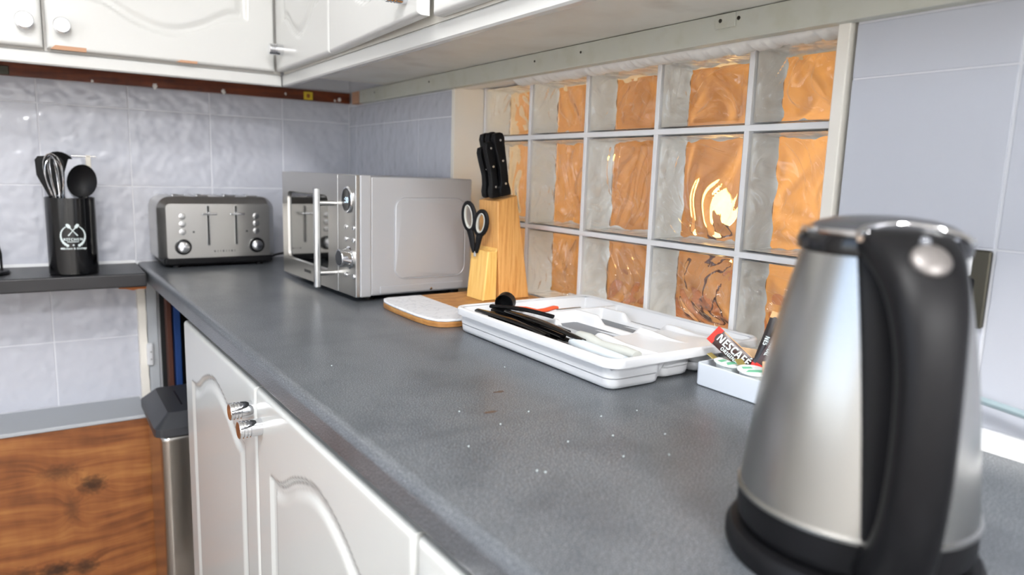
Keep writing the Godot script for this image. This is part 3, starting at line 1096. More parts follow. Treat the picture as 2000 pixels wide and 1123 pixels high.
func make_under_worktop() -> void:
	# boxed ledge and laminate panel under the shelf
	var l := thing("boxed_ledge", "pale grey ledge with a wood laminate front below the tiles", "ledge", Vector3(-1.2, 0, 0))
	var m := M.new()
	m.rbox(Vector3(-0.065, 0.4975, 0.0905), Vector3(1.235, 0.011, 0.179), 0.003)
	put("ledge_board", m, mat("grey_paint"), l)
	m = M.new()
	m.rbox(Vector3(-0.045, 0.2455, 0.165), Vector3(1.25, 0.491, 0.018), 0.001)
	put("wood_front", m, mat("laminate_panel"), l)
	# painted post with a plastic catch
	var p := thing("wall_post", "cream painted post with a white catch under the end of the worktop", "post", Vector3(-0.62, 0, 0.0))
	m = M.new()
	var rag := noise(1.0, 19, 3)
	var poly := PackedVector2Array()
	for i in 24: poly.append(Vector2(-0.0215 + 0.0018 * rag.get_noise_2d(i * 3.1, 0.0), 0.503 + 0.358 * i / 23.0))
	for i in 24: poly.append(Vector2(0.000 + 0.0018 * rag.get_noise_2d(i * 2.3, 9.0), 0.861 - 0.358 * i / 23.0))
	m.plate(poly, 0.001, 0.022, 0.001)
	put("post", m, mat("cream_paint"), p)
	m = M.new()
	m.rbox(Vector3(0.0145, 0.431, 0.012), Vector3(0.026, 0.86, 0.02), 0.001)
	put("side_strip", m, mat("grey_paint"), p)
	m = M.new()
	m.rbox(Vector3(0.004, 0.632, 0.029), Vector3(0.017, 0.066, 0.013), 0.005, 2)
	put("catch", m, mat("white_plastic"), p)
	for y in [0.618, 0.640]:
		m = M.new()
		m.t = Transform3D(Basis(Vector3.RIGHT, Vector3.BACK, Vector3.DOWN), Vector3(0.006, y, 0.0355))
		m.lathe([Vector2(0.0022, -0.0003), Vector2(0.0018, 0.0008), Vector2(0.0, 0.0008)], 8)
		put("screw", m, mat("screw_dark"), p)
	m = M.new()
	m.rbox(Vector3(-0.445, 0.43, 0.04), Vector3(0.285, 0.855, 0.016), 0.002)  # flat black sheet stands for the dark void under the worktop
	tag(put("black_void_sheet", m, mat("void_black")), "flat black sheet filling the dark void under the worktop", "board")
	m = M.new()
	m.rbox(Vector3(-0.5705, 0.42, 0.075), Vector3(0.013, 0.84, 0.04), 0.002)
	tag(put("brown_plank", m, mat("brown_paint")), "narrow brown plank standing upright behind the bin", "plank")
	m = M.new()
	m.rbox(Vector3(-0.552, 0.42, 0.085), Vector3(0.016, 0.84, 0.05), 0.002)
	tag(put("blue_plank", m, mat("blue_paint")), "narrow blue plank standing upright behind the bin", "plank")
	# bin
	var b := thing("pedal_bin", "slim stainless steel bin with a dark grey lid under the worktop", "bin", Vector3(-0.566, 0, 0.355))
	m = M.new()
	m.rbox(Vector3(0, 0.275, 0), Vector3(0.17, 0.535, 0.255), 0.018, 4)
	put("body", m, mat("bin_steel", C(196, 194, 190), 0.22, 1.0), b)
	m = M.new()
	m.rbox(Vector3(0, 0.006, 0), Vector3(0.174, 0.012, 0.259), 0.004)
	put("base_rim", m, mat("black_plastic"), b)
	m = M.new()
	m.angle = 25.0
	var lo := rounded(-0.099, -0.146, 0.099, 0.146, 0.022, 3)
	var hi := rounded(-0.066, -0.113, 0.066, 0.113, 0.012, 3)
	ring_between(m, lo, 0.543, lo, 0.562)
	ring_between(m, lo, 0.562, hi, 0.592)
	fan(m, hi, 0.592, true)
	fan(m, lo, 0.543, false)
	var lid := put("lid", m, mat("dark_grey_plastic"), b)
	m = M.new()
	m.rbox(Vector3(-0.028, 0.5925, 0.0), Vector3(0.004, 0.002, 0.12), 0.0008)
	put("lid_slot", m, mat("black_plastic"), lid)


func ring_between(m: M, a: PackedVector2Array, ya: float, b: PackedVector2Array, yb: float) -> void:
	# a is below b; outlines counter-clockwise in x-z
	var c := a.size()
	for i in c:
		var j := (i + 1) % c
		m.quad(Vector3(a[i].x, ya, a[i].y), Vector3(b[i].x, yb, b[i].y), Vector3(b[j].x, yb, b[j].y), Vector3(a[j].x, ya, a[j].y))


func fan(m: M, a: PackedVector2Array, y: float, up: bool) -> void:
	var mid := Vector2.ZERO
	for p in a: mid += p / a.size()
	for i in a.size():
		var j := (i + 1) % a.size()
		var p := Vector3(a[i].x, y, a[i].y)
		var q := Vector3(a[j].x, y, a[j].y)
		if up: m.tri(Vector3(mid.x, y, mid.y), q, p)
		else: m.tri(Vector3(mid.x, y, mid.y), p, q)


# ---------------------------------------------------------------- appliances
func cyl(m: M, at: Vector3, axis: Vector3, prof: Array, segs := 24) -> void:
	var keep := m.t
	var y := axis.normalized()
	var x := y.cross(Vector3.UP if absf(y.y) < 0.9 else Vector3.RIGHT).normalized()
	m.t = keep * Transform3D(Basis(x, y, x.cross(y)), at)
	m.lathe(prof, segs)
	m.t = keep


func disc(r: float, h: float, b := 0.0005) -> Array:
	return [Vector2(0, 0), Vector2(r, 0), Vector2(r, h - b), Vector2(r - b, h), Vector2(0, h)]


func plate_x(called: String, poly: PackedVector2Array, x0: float, x1: float, bevel: float, m: Material, parent: Node3D) -> MeshInstance3D:
	# an outline given as (z, y), facing -x, from x1 (back) to x0 (front)
	var s := M.new()
	s.t = Transform3D(Basis(Vector3.BACK, Vector3.UP, Vector3.LEFT), Vector3.ZERO)
	s.plate(poly, -x1, -x0, bevel)
	return put(called, s, m, parent)


func make_microwave() -> void:
	var o := thing("microwave", "silver microwave oven with a steel door, standing on the worktop beside the knife block", "microwave", Vector3(-0.303, 0.9, 0.858), 0.048)
	var m := M.new()
	m.rbox(Vector3(0.1535, 0.140, -0.228), Vector3(0.253, 0.2535, 0.450), 0.004, 2)
	put("case", m, mat("silver_paint"), o)
	m = M.new()
	m.rbox(Vector3(0.0142, 0.141, -0.228), Vector3(0.0255, 0.258, 0.456), 0.003, 2)
	put("fascia", m, mat("silver_paint"), o)
	# embossed field on the side and its screw
	m = M.new()
	m.angle = 60.0
	var f0 := rounded(0.082, 0.046, 0.262, 0.224, 0.026, 6)
	m.t = Transform3D(Basis(Vector3.RIGHT, Vector3.UP, Vector3.BACK), Vector3(0, 0, -0.004))
	m.plate(f0, 0.0, 0.0034, 0.003)
	put("side_field", m, mat("silver_paint"), o)
	m = M.new()
	m.rbox(Vector3(0.1535, 0.0245, -0.0026), Vector3(0.21, 0.016, 0.003), 0.0012)
	put("side_flange", m, mat("silver_paint"), o)
	m = M.new()
	cyl(m, Vector3(0.173, 0.0205, -0.0012), Vector3.BACK, [Vector2(0.0038, 0), Vector2(0.003, 0.0018), Vector2(0.0, 0.0022)], 14)
	put("screw", m, mat("chrome"), o)
	# door with its window
	m = M.new()
	m.angle = 30.0
	m.t = Transform3D(Basis(Vector3.BACK, Vector3.UP, Vector3.LEFT), Vector3.ZERO)
	var outer := rounded(-0.4555, 0.0125, -0.0965, 0.2695, 0.003, 5)
	var hole := rounded(-0.418, 0.052, -0.150, 0.222, 0.018, 5)
	var hole2 := rounded(-0.415, 0.055, -0.153, 0.219, 0.016, 5)
	for i in outer.size():
		var j := (i + 1) % outer.size()
		m.quad(v3(outer[i], 0.008), v3(outer[j], 0.008), v3(hole[j], 0.008), v3(hole[i], 0.008))
		m.quad(v3(hole[i], 0.008), v3(hole[j], 0.008), v3(hole2[j], 0.002), v3(hole2[i], 0.002))
		m.quad(v3(outer[i], -0.001), v3(outer[j], -0.001), v3(outer[j], 0.008), v3(outer[i], 0.008))
	var door := put("door", m, mat("brushed_steel"), o)
	plate_x("window_glass", hole2, -0.003, 0.001, 0.0, mat("oven_glass"), door)
	m = M.new()
	m.tube([Vector3(-0.047, 0.022, -0.118), Vector3(-0.047, 0.237, -0.118)], 0.0075, 16)
	m.tube([Vector3(-0.047, 0.206, -0.118), Vector3(-0.0075, 0.206, -0.118)], 0.0055, 12)
	m.tube([Vector3(-0.047, 0.052, -0.118), Vector3(-0.0075, 0.052, -0.118)], 0.0055, 12)
	put("handle", m, mat("satin_metal"), door)
	m = M.new()
	for k in 5: m.rbox(Vector3(-0.0084, 0.0335, -0.30 + k * 0.009), Vector3(0.0006, 0.007, 0.0065), 0.0)
	put("maker_mark", m, mat("print_dark"), door)
	# seam and control panel
	m = M.new()
	m.rbox(Vector3(-0.0045, 0.141, -0.095), Vector3(0.009, 0.256, 0.0026), 0.001)
	put("seam_strip", m, mat("satin_metal"), o)
	var panel := plate_x("control_panel", rounded(-0.0935, 0.0125, -0.0005, 0.2695, 0.002), -0.008, 0.001, 0.001, mat("brushed_steel"), o)
	plate_x("display_ring", oval(-0.040, 0.2175, 0.0265, 0.0285, 36), -0.0125, -0.007, 0.002, mat("chrome"), panel)
	plate_x("display", oval(-0.040, 0.2175, 0.0222, 0.0242, 36), -0.0135, -0.010, 0.001, mat("black_gloss"), panel)
	m = M.new()
	m.t = Transform3D(Basis(Vector3.BACK, Vector3.UP, Vector3.LEFT), Vector3.ZERO)
	letters(m, ":30", Vector3(-0.036, 0.2165, 0.0137), 0.012, 0.9)
	put("display_digits", m, mat("display_digits"), panel)
	for b in [[-0.049, 0.160], [-0.0105, 0.160], [-0.049, 0.134], [-0.0105, 0.134], [-0.049, 0.0565], [-0.0105, 0.0565]]:
		m = M.new()
		cyl(m, Vector3(-0.008, b[1], b[0]), Vector3.LEFT, [Vector2(0.0055, -0.001), Vector2(0.0055, 0.0015), Vector2(0.004, 0.0035), Vector2(0, 0.004)], 16)
		put("button", m, mat("chrome"), panel)
	m = M.new()
	cyl(m, Vector3(-0.008, 0.0955, -0.030), Vector3.LEFT, [Vector2(0.024, -0.001), Vector2(0.024, 0.003), Vector2(0.020, 0.005), Vector2(0.0195, 0.024), Vector2(0.018, 0.026), Vector2(0, 0.026)], 32)
	var dial := put("dial", m, mat("chrome"), panel)
	m = M.new()
	cyl(m, Vector3(-0.034, 0.0955, -0.030), Vector3.LEFT, disc(0.0155, 0.0006, 0.0002), 28)
	put("dial_cap", m, mat("dark_grey_plastic"), dial)
	for z in [-0.41, -0.045]:
		for x in [0.04, 0.26]:
			m = M.new()
			cyl(m, Vector3(x, 0.0003, z), Vector3.UP, disc(0.012, 0.013, 0.001), 16)
			put("foot", m, mat("black_plastic"), o)


func v3(p: Vector2, z: float) -> Vector3:
	return Vector3(p.x, p.y, z)


func toaster_outline(inset: float) -> PackedVector2Array:
	var out := PackedVector2Array()
	var x := 0.155 - inset
	var y0 := 0.024 + inset * 0.2
	var y1 := 0.194 - inset
	var rt := maxf(0.006, 0.036 - inset * 1.3)
	var rb := 0.006
	for k in 4:
		var r := rt if k < 2 else rb
		var c := Vector2(x - r if k in [0, 3] else -x + r, y1 - r if k < 2 else y0 + r)
		for i in 9:
			var a := PI / 2.0 * (k + i / 8.0)
			out.append(c + Vector2(cos(a), sin(a)) * r)
	return out


func make_toaster() -> void:
	var o := thing("toaster", "four slice stainless steel toaster with two round dials, standing in the corner", "toaster", Vector3(-0.4465, 0.9, 0.106), 0.03)
	var m := M.new()
	m.angle = 32.0
	var sec := [[-0.098, 0.016], [-0.088, 0.005], [-0.072, 0.0], [0.050, 0.0], [0.056, 0.0015], [0.078, 0.0195]]
	for s in sec.size() - 1:
		var a := toaster_outline(sec[s][1])
		var b := toaster_outline(sec[s + 1][1])
		for i in a.size():
			var j := (i + 1) % a.size()
			m.quad(v3(a[i], sec[s][0]), v3(a[j], sec[s][0]), v3(b[j], sec[s + 1][0]), v3(b[i], sec[s + 1][0]))
	for e in [0, sec.size() - 1]:
		var a := toaster_outline(sec[e][1])
		var mid := Vector3(0, 0.1, sec[e][0])
		for i in a.size():
			var j := (i + 1) % a.size()
			if e == 0: m.tri(mid, v3(a[j], sec[e][0]), v3(a[i], sec[e][0]))
			else: m.tri(mid, v3(a[i], sec[e][0]), v3(a[j], sec[e][0]))
	put("body", m, mat("brushed_steel"), o)
	m = M.new()
	m.rbox(Vector3(0, 0.018, -0.002), Vector3(0.286, 0.020, 0.152), 0.006, 2)
	put("base", m, mat("black_plastic"), o)
	for x in [-0.11, 0.11]:
		for z in [-0.055, 0.055]:
			m = M.new()
			cyl(m, Vector3(x, 0.0003, z), Vector3.UP, disc(0.009, 0.009), 14)
			put("foot", m, mat("black_plastic"), o)
	# four bread slots with chrome guards on top
	for x in [-0.096, -0.036, 0.036, 0.096]:
		m = M.new()
		m.rbox(Vector3(x, 0.1942, -0.012), Vector3(0.030, 0.0016, 0.112), 0.0006)
		var slot := put("bread_slot", m, mat("black_plastic"), o)
		m = M.new()
		for s in [-1.0, 1.0]: m.tube([Vector3(x + s * 0.0145, 0.1955, 0.041), Vector3(x + s * 0.0145, 0.1955, -0.065)], 0.0022, 6)
		m.tube([Vector3(x - 0.0145, 0.1955, 0.042), Vector3(x + 0.0145, 0.1955, 0.042)], 0.0022, 6)
		put("slot_guard", m, mat("chrome"), slot)
	var zf := 0.0783
	for s in [-1.0, 1.0]:
		var x: float = -0.030 if s < 0 else 0.043
		m = M.new()
		m.plate(rounded(x - 0.0042, 0.060, x + 0.0042, 0.1705, 0.0042), zf - 0.001, zf + 0.0012, 0.0006)
		var sl := put("lever_track", m, mat("satin_metal"), o)
		m = M.new()
		m.plate(rounded(x - 0.0024, 0.062, x + 0.0024, 0.1695, 0.0024), zf, zf + 0.0016, 0.0)
		put("lever_slot", m, mat("black_gloss"), sl)
		m = M.new()
		m.rbox(Vector3(x, 0.148, zf + 0.016), Vector3(0.040, 0.0055, 0.010), 0.0026, 3)
		m.rbox(Vector3(x, 0.148, zf + 0.007), Vector3(0.0035, 0.009, 0.014), 0.001)
		put("lever", m, mat("chrome"), o)
		var bx: float = -0.096 if s < 0 else 0.098
		for y in [0.0985, 0.1195, 0.1405]:
			m = M.new()
			cyl(m, Vector3(bx, y, zf - 0.0005), Vector3.BACK, [Vector2(0.0088, 0), Vector2(0.0086, 0.0012), Vector2(0.0074, 0.0014), Vector2(0.0072, 0.003), Vector2(0.006, 0.0036), Vector2(0, 0.0036)], 24)
			put("button", m, mat("satin_metal"), o)
		m = M.new()
		cyl(m, Vector3(bx, 0.0585, zf - 0.0005), Vector3.BACK, [Vector2(0.0212, 0), Vector2(0.0212, 0.003), Vector2(0.019, 0.0045), Vector2(0.0, 0.0045)], 36)
		var ring := put("dial_ring", m, mat("black_gloss"), o)
		m = M.new()
		cyl(m, Vector3(bx, 0.0585, zf + 0.004), Vector3.BACK, [Vector2(0.0150, 0), Vector2(0.0146, 0.010), Vector2(0.012, 0.0145), Vector2(0.006, 0.016), Vector2(0, 0.0163)], 32)
		put("dial", m, mat("chrome"), ring)
		m = M.new()
		cyl(m, Vector3(bx + 0.028 if s < 0 else bx - 0.026, 0.0985, zf - 0.0003), Vector3.BACK, disc(0.0028, 0.0006, 0.0002), 12)
		put("mark_dot", m, mat("print_dark"), o)
	m = M.new()
	for k in 8: m.rbox(Vector3(-0.015 + k * 0.0075, 0.0445, zf + 0.0002), Vector3(0.0014 if k % 3 else 0.0034, 0.0046, 0.0005), 0.0)
	put("maker_mark", m, mat("print_dark"), o)
	var pts := []
	for i in 14:
		var f := i / 13.0
		pts.append(Vector3(-0.292 + 0.115 * f, 0.9055 + 0.012 * sin(f * PI), 0.07 - 0.05 * f * f))
	m = M.new()
	m.tube(pts, 0.0036, 8)
	tag(put("power_cable", m, mat("cord_black")), "short black cord behind the toaster and the microwave", "cord")


func make_kettle() -> void:
	var h := Vector3(-0.685, 0, 0.728).normalized()
	var o := thing("kettle", "large stainless steel kettle with a black handle, nearest the viewer", "kettle", Vector3(-0.353, 0.9, 1.989))
	var m := M.new()
	m.lathe([Vector2(0, 0.0004), Vector2(0.0885, 0.0004), Vector2(0.0905, 0.006), Vector2(0.0905, 0.013), Vector2(0.087, 0.0185), Vector2(0.080, 0.020), Vector2(0, 0.020)], 96)
	put("power_base", m, mat("black_plastic"), o)
	m = M.new()
	m.lathe([Vector2(0, 0.0205), Vector2(0.0785, 0.0205), Vector2(0.0815, 0.024), Vector2(0.0832, 0.030), Vector2(0.0826, 0.0475), Vector2(0.0, 0.0475)], 96)
	put("plinth", m, mat("black_plastic"), o)
	# steel body
	m = M.new()
	var p := [Vector2(0.0826, 0.0475), Vector2(0.0844, 0.0485), Vector2(0.0844, 0.0508), Vector2(0.0822, 0.0525)]
	for i in range(1, 15):
		var f := i / 14.0
		p.append(Vector2(lerpf(0.0822, 0.0530, f) + 0.0048 * sin(f * PI) * (0.6 + 0.4 * f), 0.0525 + 0.183 * f))
	m.lathe(p, 120)
	put("body", m, mat("kettle_steel"), o)
	# black backing on the handle side
	m = M.new()
	var a0 := atan2(-h.z, h.x)
	var q := []
	for i in range(3, p.size()): q.append(Vector2(p[i].x + 0.0022, p[i].y))
	var cnt := q.size()
	m.grid(cnt, 25, func(i: int, j: int) -> Vector3:
		var half := asin(lerpf(0.0190, 0.0305, float(i) / (cnt - 1)) / q[i].x)
		var a := a0 + lerpf(-half, half, j / 24.0)
		var r: float = q[i].x - (0.003 if j in [0, 24] else 0.0)
		return Vector3(cos(a) * r, q[i].y, -sin(a) * r))
	put("back_panel", m, mat("black_plastic"), o)
	# lid
	m = M.new()
	m.lathe([Vector2(0.053, 0.2345), Vector2(0.0565, 0.2365), Vector2(0.0572, 0.243), Vector2(0.055, 0.2485), Vector2(0.0525, 0.2490)], 96)
	put("lid_rim", m, mat("black_gloss"), o)
	m = M.new()
	m.lathe([Vector2(0.0545, 0.2480), Vector2(0.0550, 0.2500), Vector2(0.0535, 0.2522), Vector2(0.0490, 0.2526)], 96)
	put("lid_trim", m, mat("chrome"), o)
	m = M.new()
	m.lathe([Vector2(0.0505, 0.2505), Vector2(0.049, 0.2528), Vector2(0.043, 0.2562), Vector2(0.033, 0.2592), Vector2(0.018, 0.2610), Vector2(0, 0.2616)], 72)
	put("lid", m, mat("lid_grey", C(58, 59, 63), 0.28), o)
	# handle: a bowed bar from the lid to the plinth
	var side := h.cross(Vector3.UP)
	var path := []
	var radii := []
	var keys := [[0.022, 0.2445, 0.030, 0.006], [0.040, 0.2450, 0.031, 0.010], [0.060, 0.2395, 0.029, 0.013], [0.0795, 0.2275, 0.025, 0.0145], [0.0950, 0.208, 0.0215, 0.014], [0.1055, 0.180, 0.0185, 0.0135], [0.1105, 0.148, 0.0175, 0.0135], [0.1115, 0.115, 0.0175, 0.0135], [0.1085, 0.083, 0.0180, 0.0135], [0.1015, 0.058, 0.0195, 0.014], [0.090, 0.038, 0.0215, 0.014], [0.076, 0.030, 0.0215, 0.010]]
	for i in keys.size() - 1:
		for s in 4:
			var f := s / 4.0
			var k := []
			for c in 4:
				k.append(cubic_interpolate(keys[i][c], keys[i + 1][c], keys[maxi(i - 1, 0)][c], keys[mini(i + 2, keys.size() - 1)][c], f))
			path.append(h * k[0] + Vector3.UP * k[1])
			radii.append(Vector2(k[2], k[3]))
	m = M.new()
	m.angle = 60.0
	m.sweep(path, radii, side, 24, true, 0.75)
	var hd := put("handle", m, mat("black_plastic"), o)
	# chrome line round the front of the handle top
	m = M.new()
	var arc := []
	for i in 21:
		var a := PI * (i / 20.0) - PI / 2.0
		arc.append(h * (0.036 + 0.0 * a) + side * (0.0335 * sin(a)) + Vector3.UP * (0.2485 + 0.0085 * cos(a)) + h * (0.030 * (1.0 - cos(a)) * 0.9))
	m.tube(arc, 0.0022, 8)
	put("trim_line", m, mat("chrome"), hd)
	# release button and its small light
	m = M.new()
	var nrm := (h * 0.75 + Vector3.UP * 0.66).normalized()
	var c0 := h * 0.0882 + Vector3.UP * 0.2385
	var t := Transform3D(Basis(side, nrm, side.cross(nrm)), c0)
	m.t = t
	for ring in [[0.0, 0.0105, 0.0105, 0.0135]]:
		m.lathe([Vector2(0.0118, -0.004), Vector2(0.0118, 0.0012), Vector2(0.0104, 0.003), Vector2(0.006, 0.0042), Vector2(0, 0.0045)], 28)
	put("release_button", m, mat("button_metal", C(112, 108, 106), 0.4, 0.5), hd)
	m = M.new()
	m.t = Transform3D(Basis(side, nrm, side.cross(nrm)), c0 + side.cross(nrm) * 0.0155 - nrm * 0.001)
	m.lathe([Vector2(0.0032, -0.002), Vector2(0.003, 0.001), Vector2(0.0016, 0.0022), Vector2(0, 0.0025)], 14)
	put("indicator", m, mat("clear_plastic"), hd)


func make_socket() -> void:
	var o := thing("wall_socket", "dark metal wall socket with white switch behind the kettle", "socket", Vector3(-0.0002, 1.0735, 1.846))
	var m := M.new()
	m.t = Transform3D(Basis(Vector3.BACK, Vector3.UP, Vector3.LEFT), Vector3.ZERO)
	m.plate(rounded(-0.0735, -0.043, 0.0735, 0.043, 0.003), 0.0, 0.007, 0.0015)
	var pl := put("plate", m, mat("socket_steel"), o)
	for z in [-0.037, 0.037]:
		m = M.new()
		m.t = Transform3D(Basis(Vector3.BACK, Vector3.UP, Vector3.LEFT), Vector3.ZERO)
		m.plate(rounded(z - 0.027, -0.033, z + 0.024, 0.012, 0.004), 0.0066, 0.0078, 0.0005)
		put("insert", m, mat("black_plastic"), pl)
		m = M.new()
		m.rbox(Vector3(-0.0085, 0.025, z + 0.014 * signf(z)), Vector3(0.004, 0.022, 0.012), 0.0015)
		put("switch", m, mat("white_plastic"), pl)
	# plug pushed into it, with its lead
	var g := thing("mains_plug", "white plug in the wall socket behind the kettle", "plug", Vector3(-0.0085, 1.062, 1.873))
	m = M.new()
	m.rbox(Vector3(-0.012, 0.0, 0.0), Vector3(0.022, 0.052, 0.046), 0.008, 3)
	put("plug_body", m, mat("white_plastic"), g)
	# grey lead lying along the foot of the wall
	var pts := []
	for i in 26:
		var f := i / 25.0
		pts.append(Vector3(-0.010 - 0.012 * sin(f * PI), 0.958 - 0.022 * smoothstep(0.0, 1.0, f), 1.86 + 0.36 * f))
	m = M.new()
	m.tube(pts, 0.0042, 8)
	tag(put("grey_lead", m, mat("cord_grey")), "pale grey lead hanging along the tiles right of the kettle", "cord")
	# sealant between wall and worktop
	m = M.new()
	m.angle = 60.0
	m.plate(PackedVector2Array([Vector2(0, 0), Vector2(0.016, 0), Vector2(0.012, 0.006), Vector2(0.005, 0.012), Vector2(0, 0.0185)]), 1.735, 2.88)
	var se := M.new()
	se.t = Transform3D(Basis(Vector3.LEFT, Vector3.UP, Vector3.BACK), Vector3(0.003, 0.9003, 0))
	se.plate(PackedVector2Array([Vector2(0, 0), Vector2(0.018, 0), Vector2(0.012, 0.006), Vector2(0.006, 0.012), Vector2(0.004, 0.0195), Vector2(0, 0.0195)]), 1.735, 2.88)
	struct(put("trim_1", se, mat("sealant")), "white sealant strip where the right wall meets the worktop")
	se = M.new()
	se.t = Transform3D(Basis(Vector3.BACK, Vector3.UP, Vector3.RIGHT), Vector3(0, 0.9003, 0.0002))
	se.t = Transform3D(Basis(Vector3(0, 0, 1), Vector3.UP, Vector3(-1, 0, 0)), Vector3(0, 0.897, 0.0))
	se.plate(PackedVector2Array([Vector2(0.0002, 0.0005), Vector2(0.008, 0.0005), Vector2(0.004, 0.004), Vector2(0.0002, 0.008)]), 0.64, 2.29)
	struct(put("trim_2", se, mat("sealant")), "white sealant line where the back wall meets the black shelf")


# ---------------------------------------------------------------- things on the worktop and the shelf
func bowl(m: M, c: Vector3, u: Vector3, w: Vector3, ru: float, rw: float, deep: float, thick := 0.0016) -> void:
	# a shallow spoon bowl: u along, w across, hollow on the side of u x w
	var n := u.cross(w).normalized()
	for side in [0, 1]:
		var f := func(i: int, j: int) -> Vector3:
			var r := i / 8.0
			var a := TAU * j / 24.0
			var k := ru if cos(a) > 0.0 else ru * 0.9
			return c + u * (cos(a) * r * k) + w * (sin(a) * r * rw) - n * (deep * (1.0 - r * r) + thick * side * (1.0 - 0.3 * r))
		if side == 0: m.grid(9, 25, f)
		else: m.grid(9, 25, func(i: int, j: int) -> Vector3: return f.call(i, 24 - j))


func make_utensils() -> void:
	var base := Vector3(-0.793, 0.8975, 0.163)
	var o := thing("utensil_holder", "glossy black round utensil holder with a white emblem, on the black shelf", "utensil holder", base)
	var R := 0.0548
	var m := M.new()
	m.angle = 30.0
	m.lathe([Vector2(0, 0.0003), Vector2(R - 0.002, 0.0003), Vector2(R, 0.003), Vector2(R, 0.190), Vector2(R - 0.001, 0.192), Vector2(R - 0.003, 0.192), Vector2(R - 0.0035, 0.190), Vector2(R - 0.0035, 0.006), Vector2(0, 0.006)], 64)
	put("cup", m, mat("black_gloss"), o)
	# emblem: wreath, crossed spoon and slice, two lines of lettering
	m = M.new()
	var cy := 0.099
	for s in [-1.0, 1.0]:
		for k in 11:
			var f := k / 10.0
			var a := deg_to_rad(lerpf(-62.0, 52.0, f))
			var c := Vector2(s * cos(a) * 0.0265, cy + sin(a) * 0.0265)
			var along := Vector2(-s * sin(a), cos(a))
			var across := Vector2(along.y, -along.x)
			var wd := lerpf(0.0036, 0.0013, f)
			var poly := PackedVector2Array()
			for i in 8:
				var b := TAU * i / 8.0
				poly.append(c + along * cos(b) * 0.0034 + across * sin(b) * wd)
			on_cup(m, poly, R)
		# crossed tools
		var d := Vector2(s * 0.62, 0.78).normalized()
		var e := Vector2(d.y, -d.x)
		var mid := Vector2(0, cy + 0.013)
		on_cup(m, PackedVector2Array([mid - d * 0.016 - e * 0.0013, mid - d * 0.016 + e * 0.0013, mid + d * 0.011 + e * 0.0010, mid + d * 0.011 - e * 0.0010]), R)
		var head := PackedVector2Array()
		for i in 12:
			var b := TAU * i / 12.0
			var sq := 1.0 if s < 0 else 1.0 / maxf(absf(cos(b)), absf(sin(b))) * 0.86
			head.append(mid + d * (0.0145 + cos(b) * 0.0066 * sq) + e * sin(b) * 0.0042 * sq)
		on_cup(m, head, R)
	var dot := PackedVector2Array()
	for i in 10: dot.append(Vector2(0, cy - 0.0225) + Vector2(cos(TAU * i / 10.0), sin(TAU * i / 10.0)) * 0.0024 * (1.0 if i % 2 else 0.7))
	on_cup(m, dot, R)
	letters(m, "KITCHEN", Vector3(0.0, cy - 0.0085, 0.0003), 0.0062, 1.15, R)
	for k in 8: on_cup(m, PackedVector2Array([Vector2(-0.0128 + k * 0.0032, cy - 0.0155), Vector2(-0.0106 + k * 0.0032, cy - 0.0155), Vector2(-0.0106 + k * 0.0032, cy - 0.0133), Vector2(-0.0128 + k * 0.0032, cy - 0.0133)]), R)
	letters(m, "Kitchen & Dining", Vector3(0.0, cy - 0.031, 0.0003), 0.0046, 1.05, R)
	for s in [-1.0, 1.0]:
		for k in 3: on_cup(m, PackedVector2Array([Vector2(s * 0.024 + k * 0.0032 - 0.0045, cy - 0.0328), Vector2(s * 0.024 + k * 0.0032 - 0.002, cy - 0.0328), Vector2(s * 0.024 + k * 0.0032 - 0.002, cy - 0.0296), Vector2(s * 0.024 + k * 0.0032 - 0.0045, cy - 0.0296)]), R)
	put("emblem", m, mat("print_white"), o).set_meta("label", "white wreath emblem with crossed kitchen tools and lettering")
	var stem := func(mm: M, foot: Vector3, top: Vector3, r: float) -> void:
		mm.sweep([foot, top], [Vector2(r, r * 0.7)], Vector3.BACK, 10)
	# black turner, leaning left
	var t := thing("kitchen_turner", "black nylon turner leaning to the left in the utensil holder", "utensil", base)
	m = M.new()
	m.t = Transform3D(Basis(Vector3.BACK, deg_to_rad(9.0)), Vector3(-0.004, 0.0065, -0.016))
	m.sweep([Vector3(0.0, 0.0, 0), Vector3(0, 0.2, 0)], [Vector2(0.006, 0.004)], Vector3.RIGHT, 10)
	m.plate(PackedVector2Array([Vector2(-0.010, 0.19), Vector2(0.010, 0.19), Vector2(0.036, 0.225), Vector2(0.040, 0.272), Vector2(0.030, 0.286), Vector2(-0.012, 0.290), Vector2(-0.020, 0.282), Vector2(-0.024, 0.245)]), -0.002, 0.002, 0.0008)
	put("turner", m, mat("black_plastic"), t)
	# black spoon at the front right
	t = thing("serving_spoon", "black serving spoon with a broad round bowl in the utensil holder", "utensil", base)
	m = M.new()
	stem.call(m, Vector3(0.016, 0.008, 0.012), Vector3(0.023, 0.195, 0.012), 0.006)
	put("handle", m, mat("black_plastic"), t)
	m = M.new()
	bowl(m, Vector3(0.028, 0.230, 0.016), Vector3(0.06, 0.99, 0.05).normalized(), Vector3.LEFT, 0.044, 0.033, 0.013)
	put("bowl", m, mat("black_plastic"), t)
	# black ladle behind the whisk
	t = thing("ladle", "black ladle behind the wire whisk in the utensil holder", "utensil", base)
	m = M.new()
	stem.call(m, Vector3(-0.004, 0.007, -0.030), Vector3(-0.014, 0.225, -0.041), 0.006)
	put("handle", m, mat("black_plastic"), t)
	m = M.new()
	bowl(m, Vector3(-0.016, 0.262, -0.046), Vector3(-0.05, 1, 0).normalized(), Vector3.RIGHT, 0.042, 0.038, 0.02)
	put("bowl", m, mat("black_plastic"), t)
	# whisk
	t = thing("whisk", "steel wire balloon whisk standing in the utensil holder", "utensil", base)
	var axis := Vector3(-0.10, 0.98, 0.10).normalized()
	var foot := Vector3(-0.006, 0.008, 0.0)
	m = M.new()
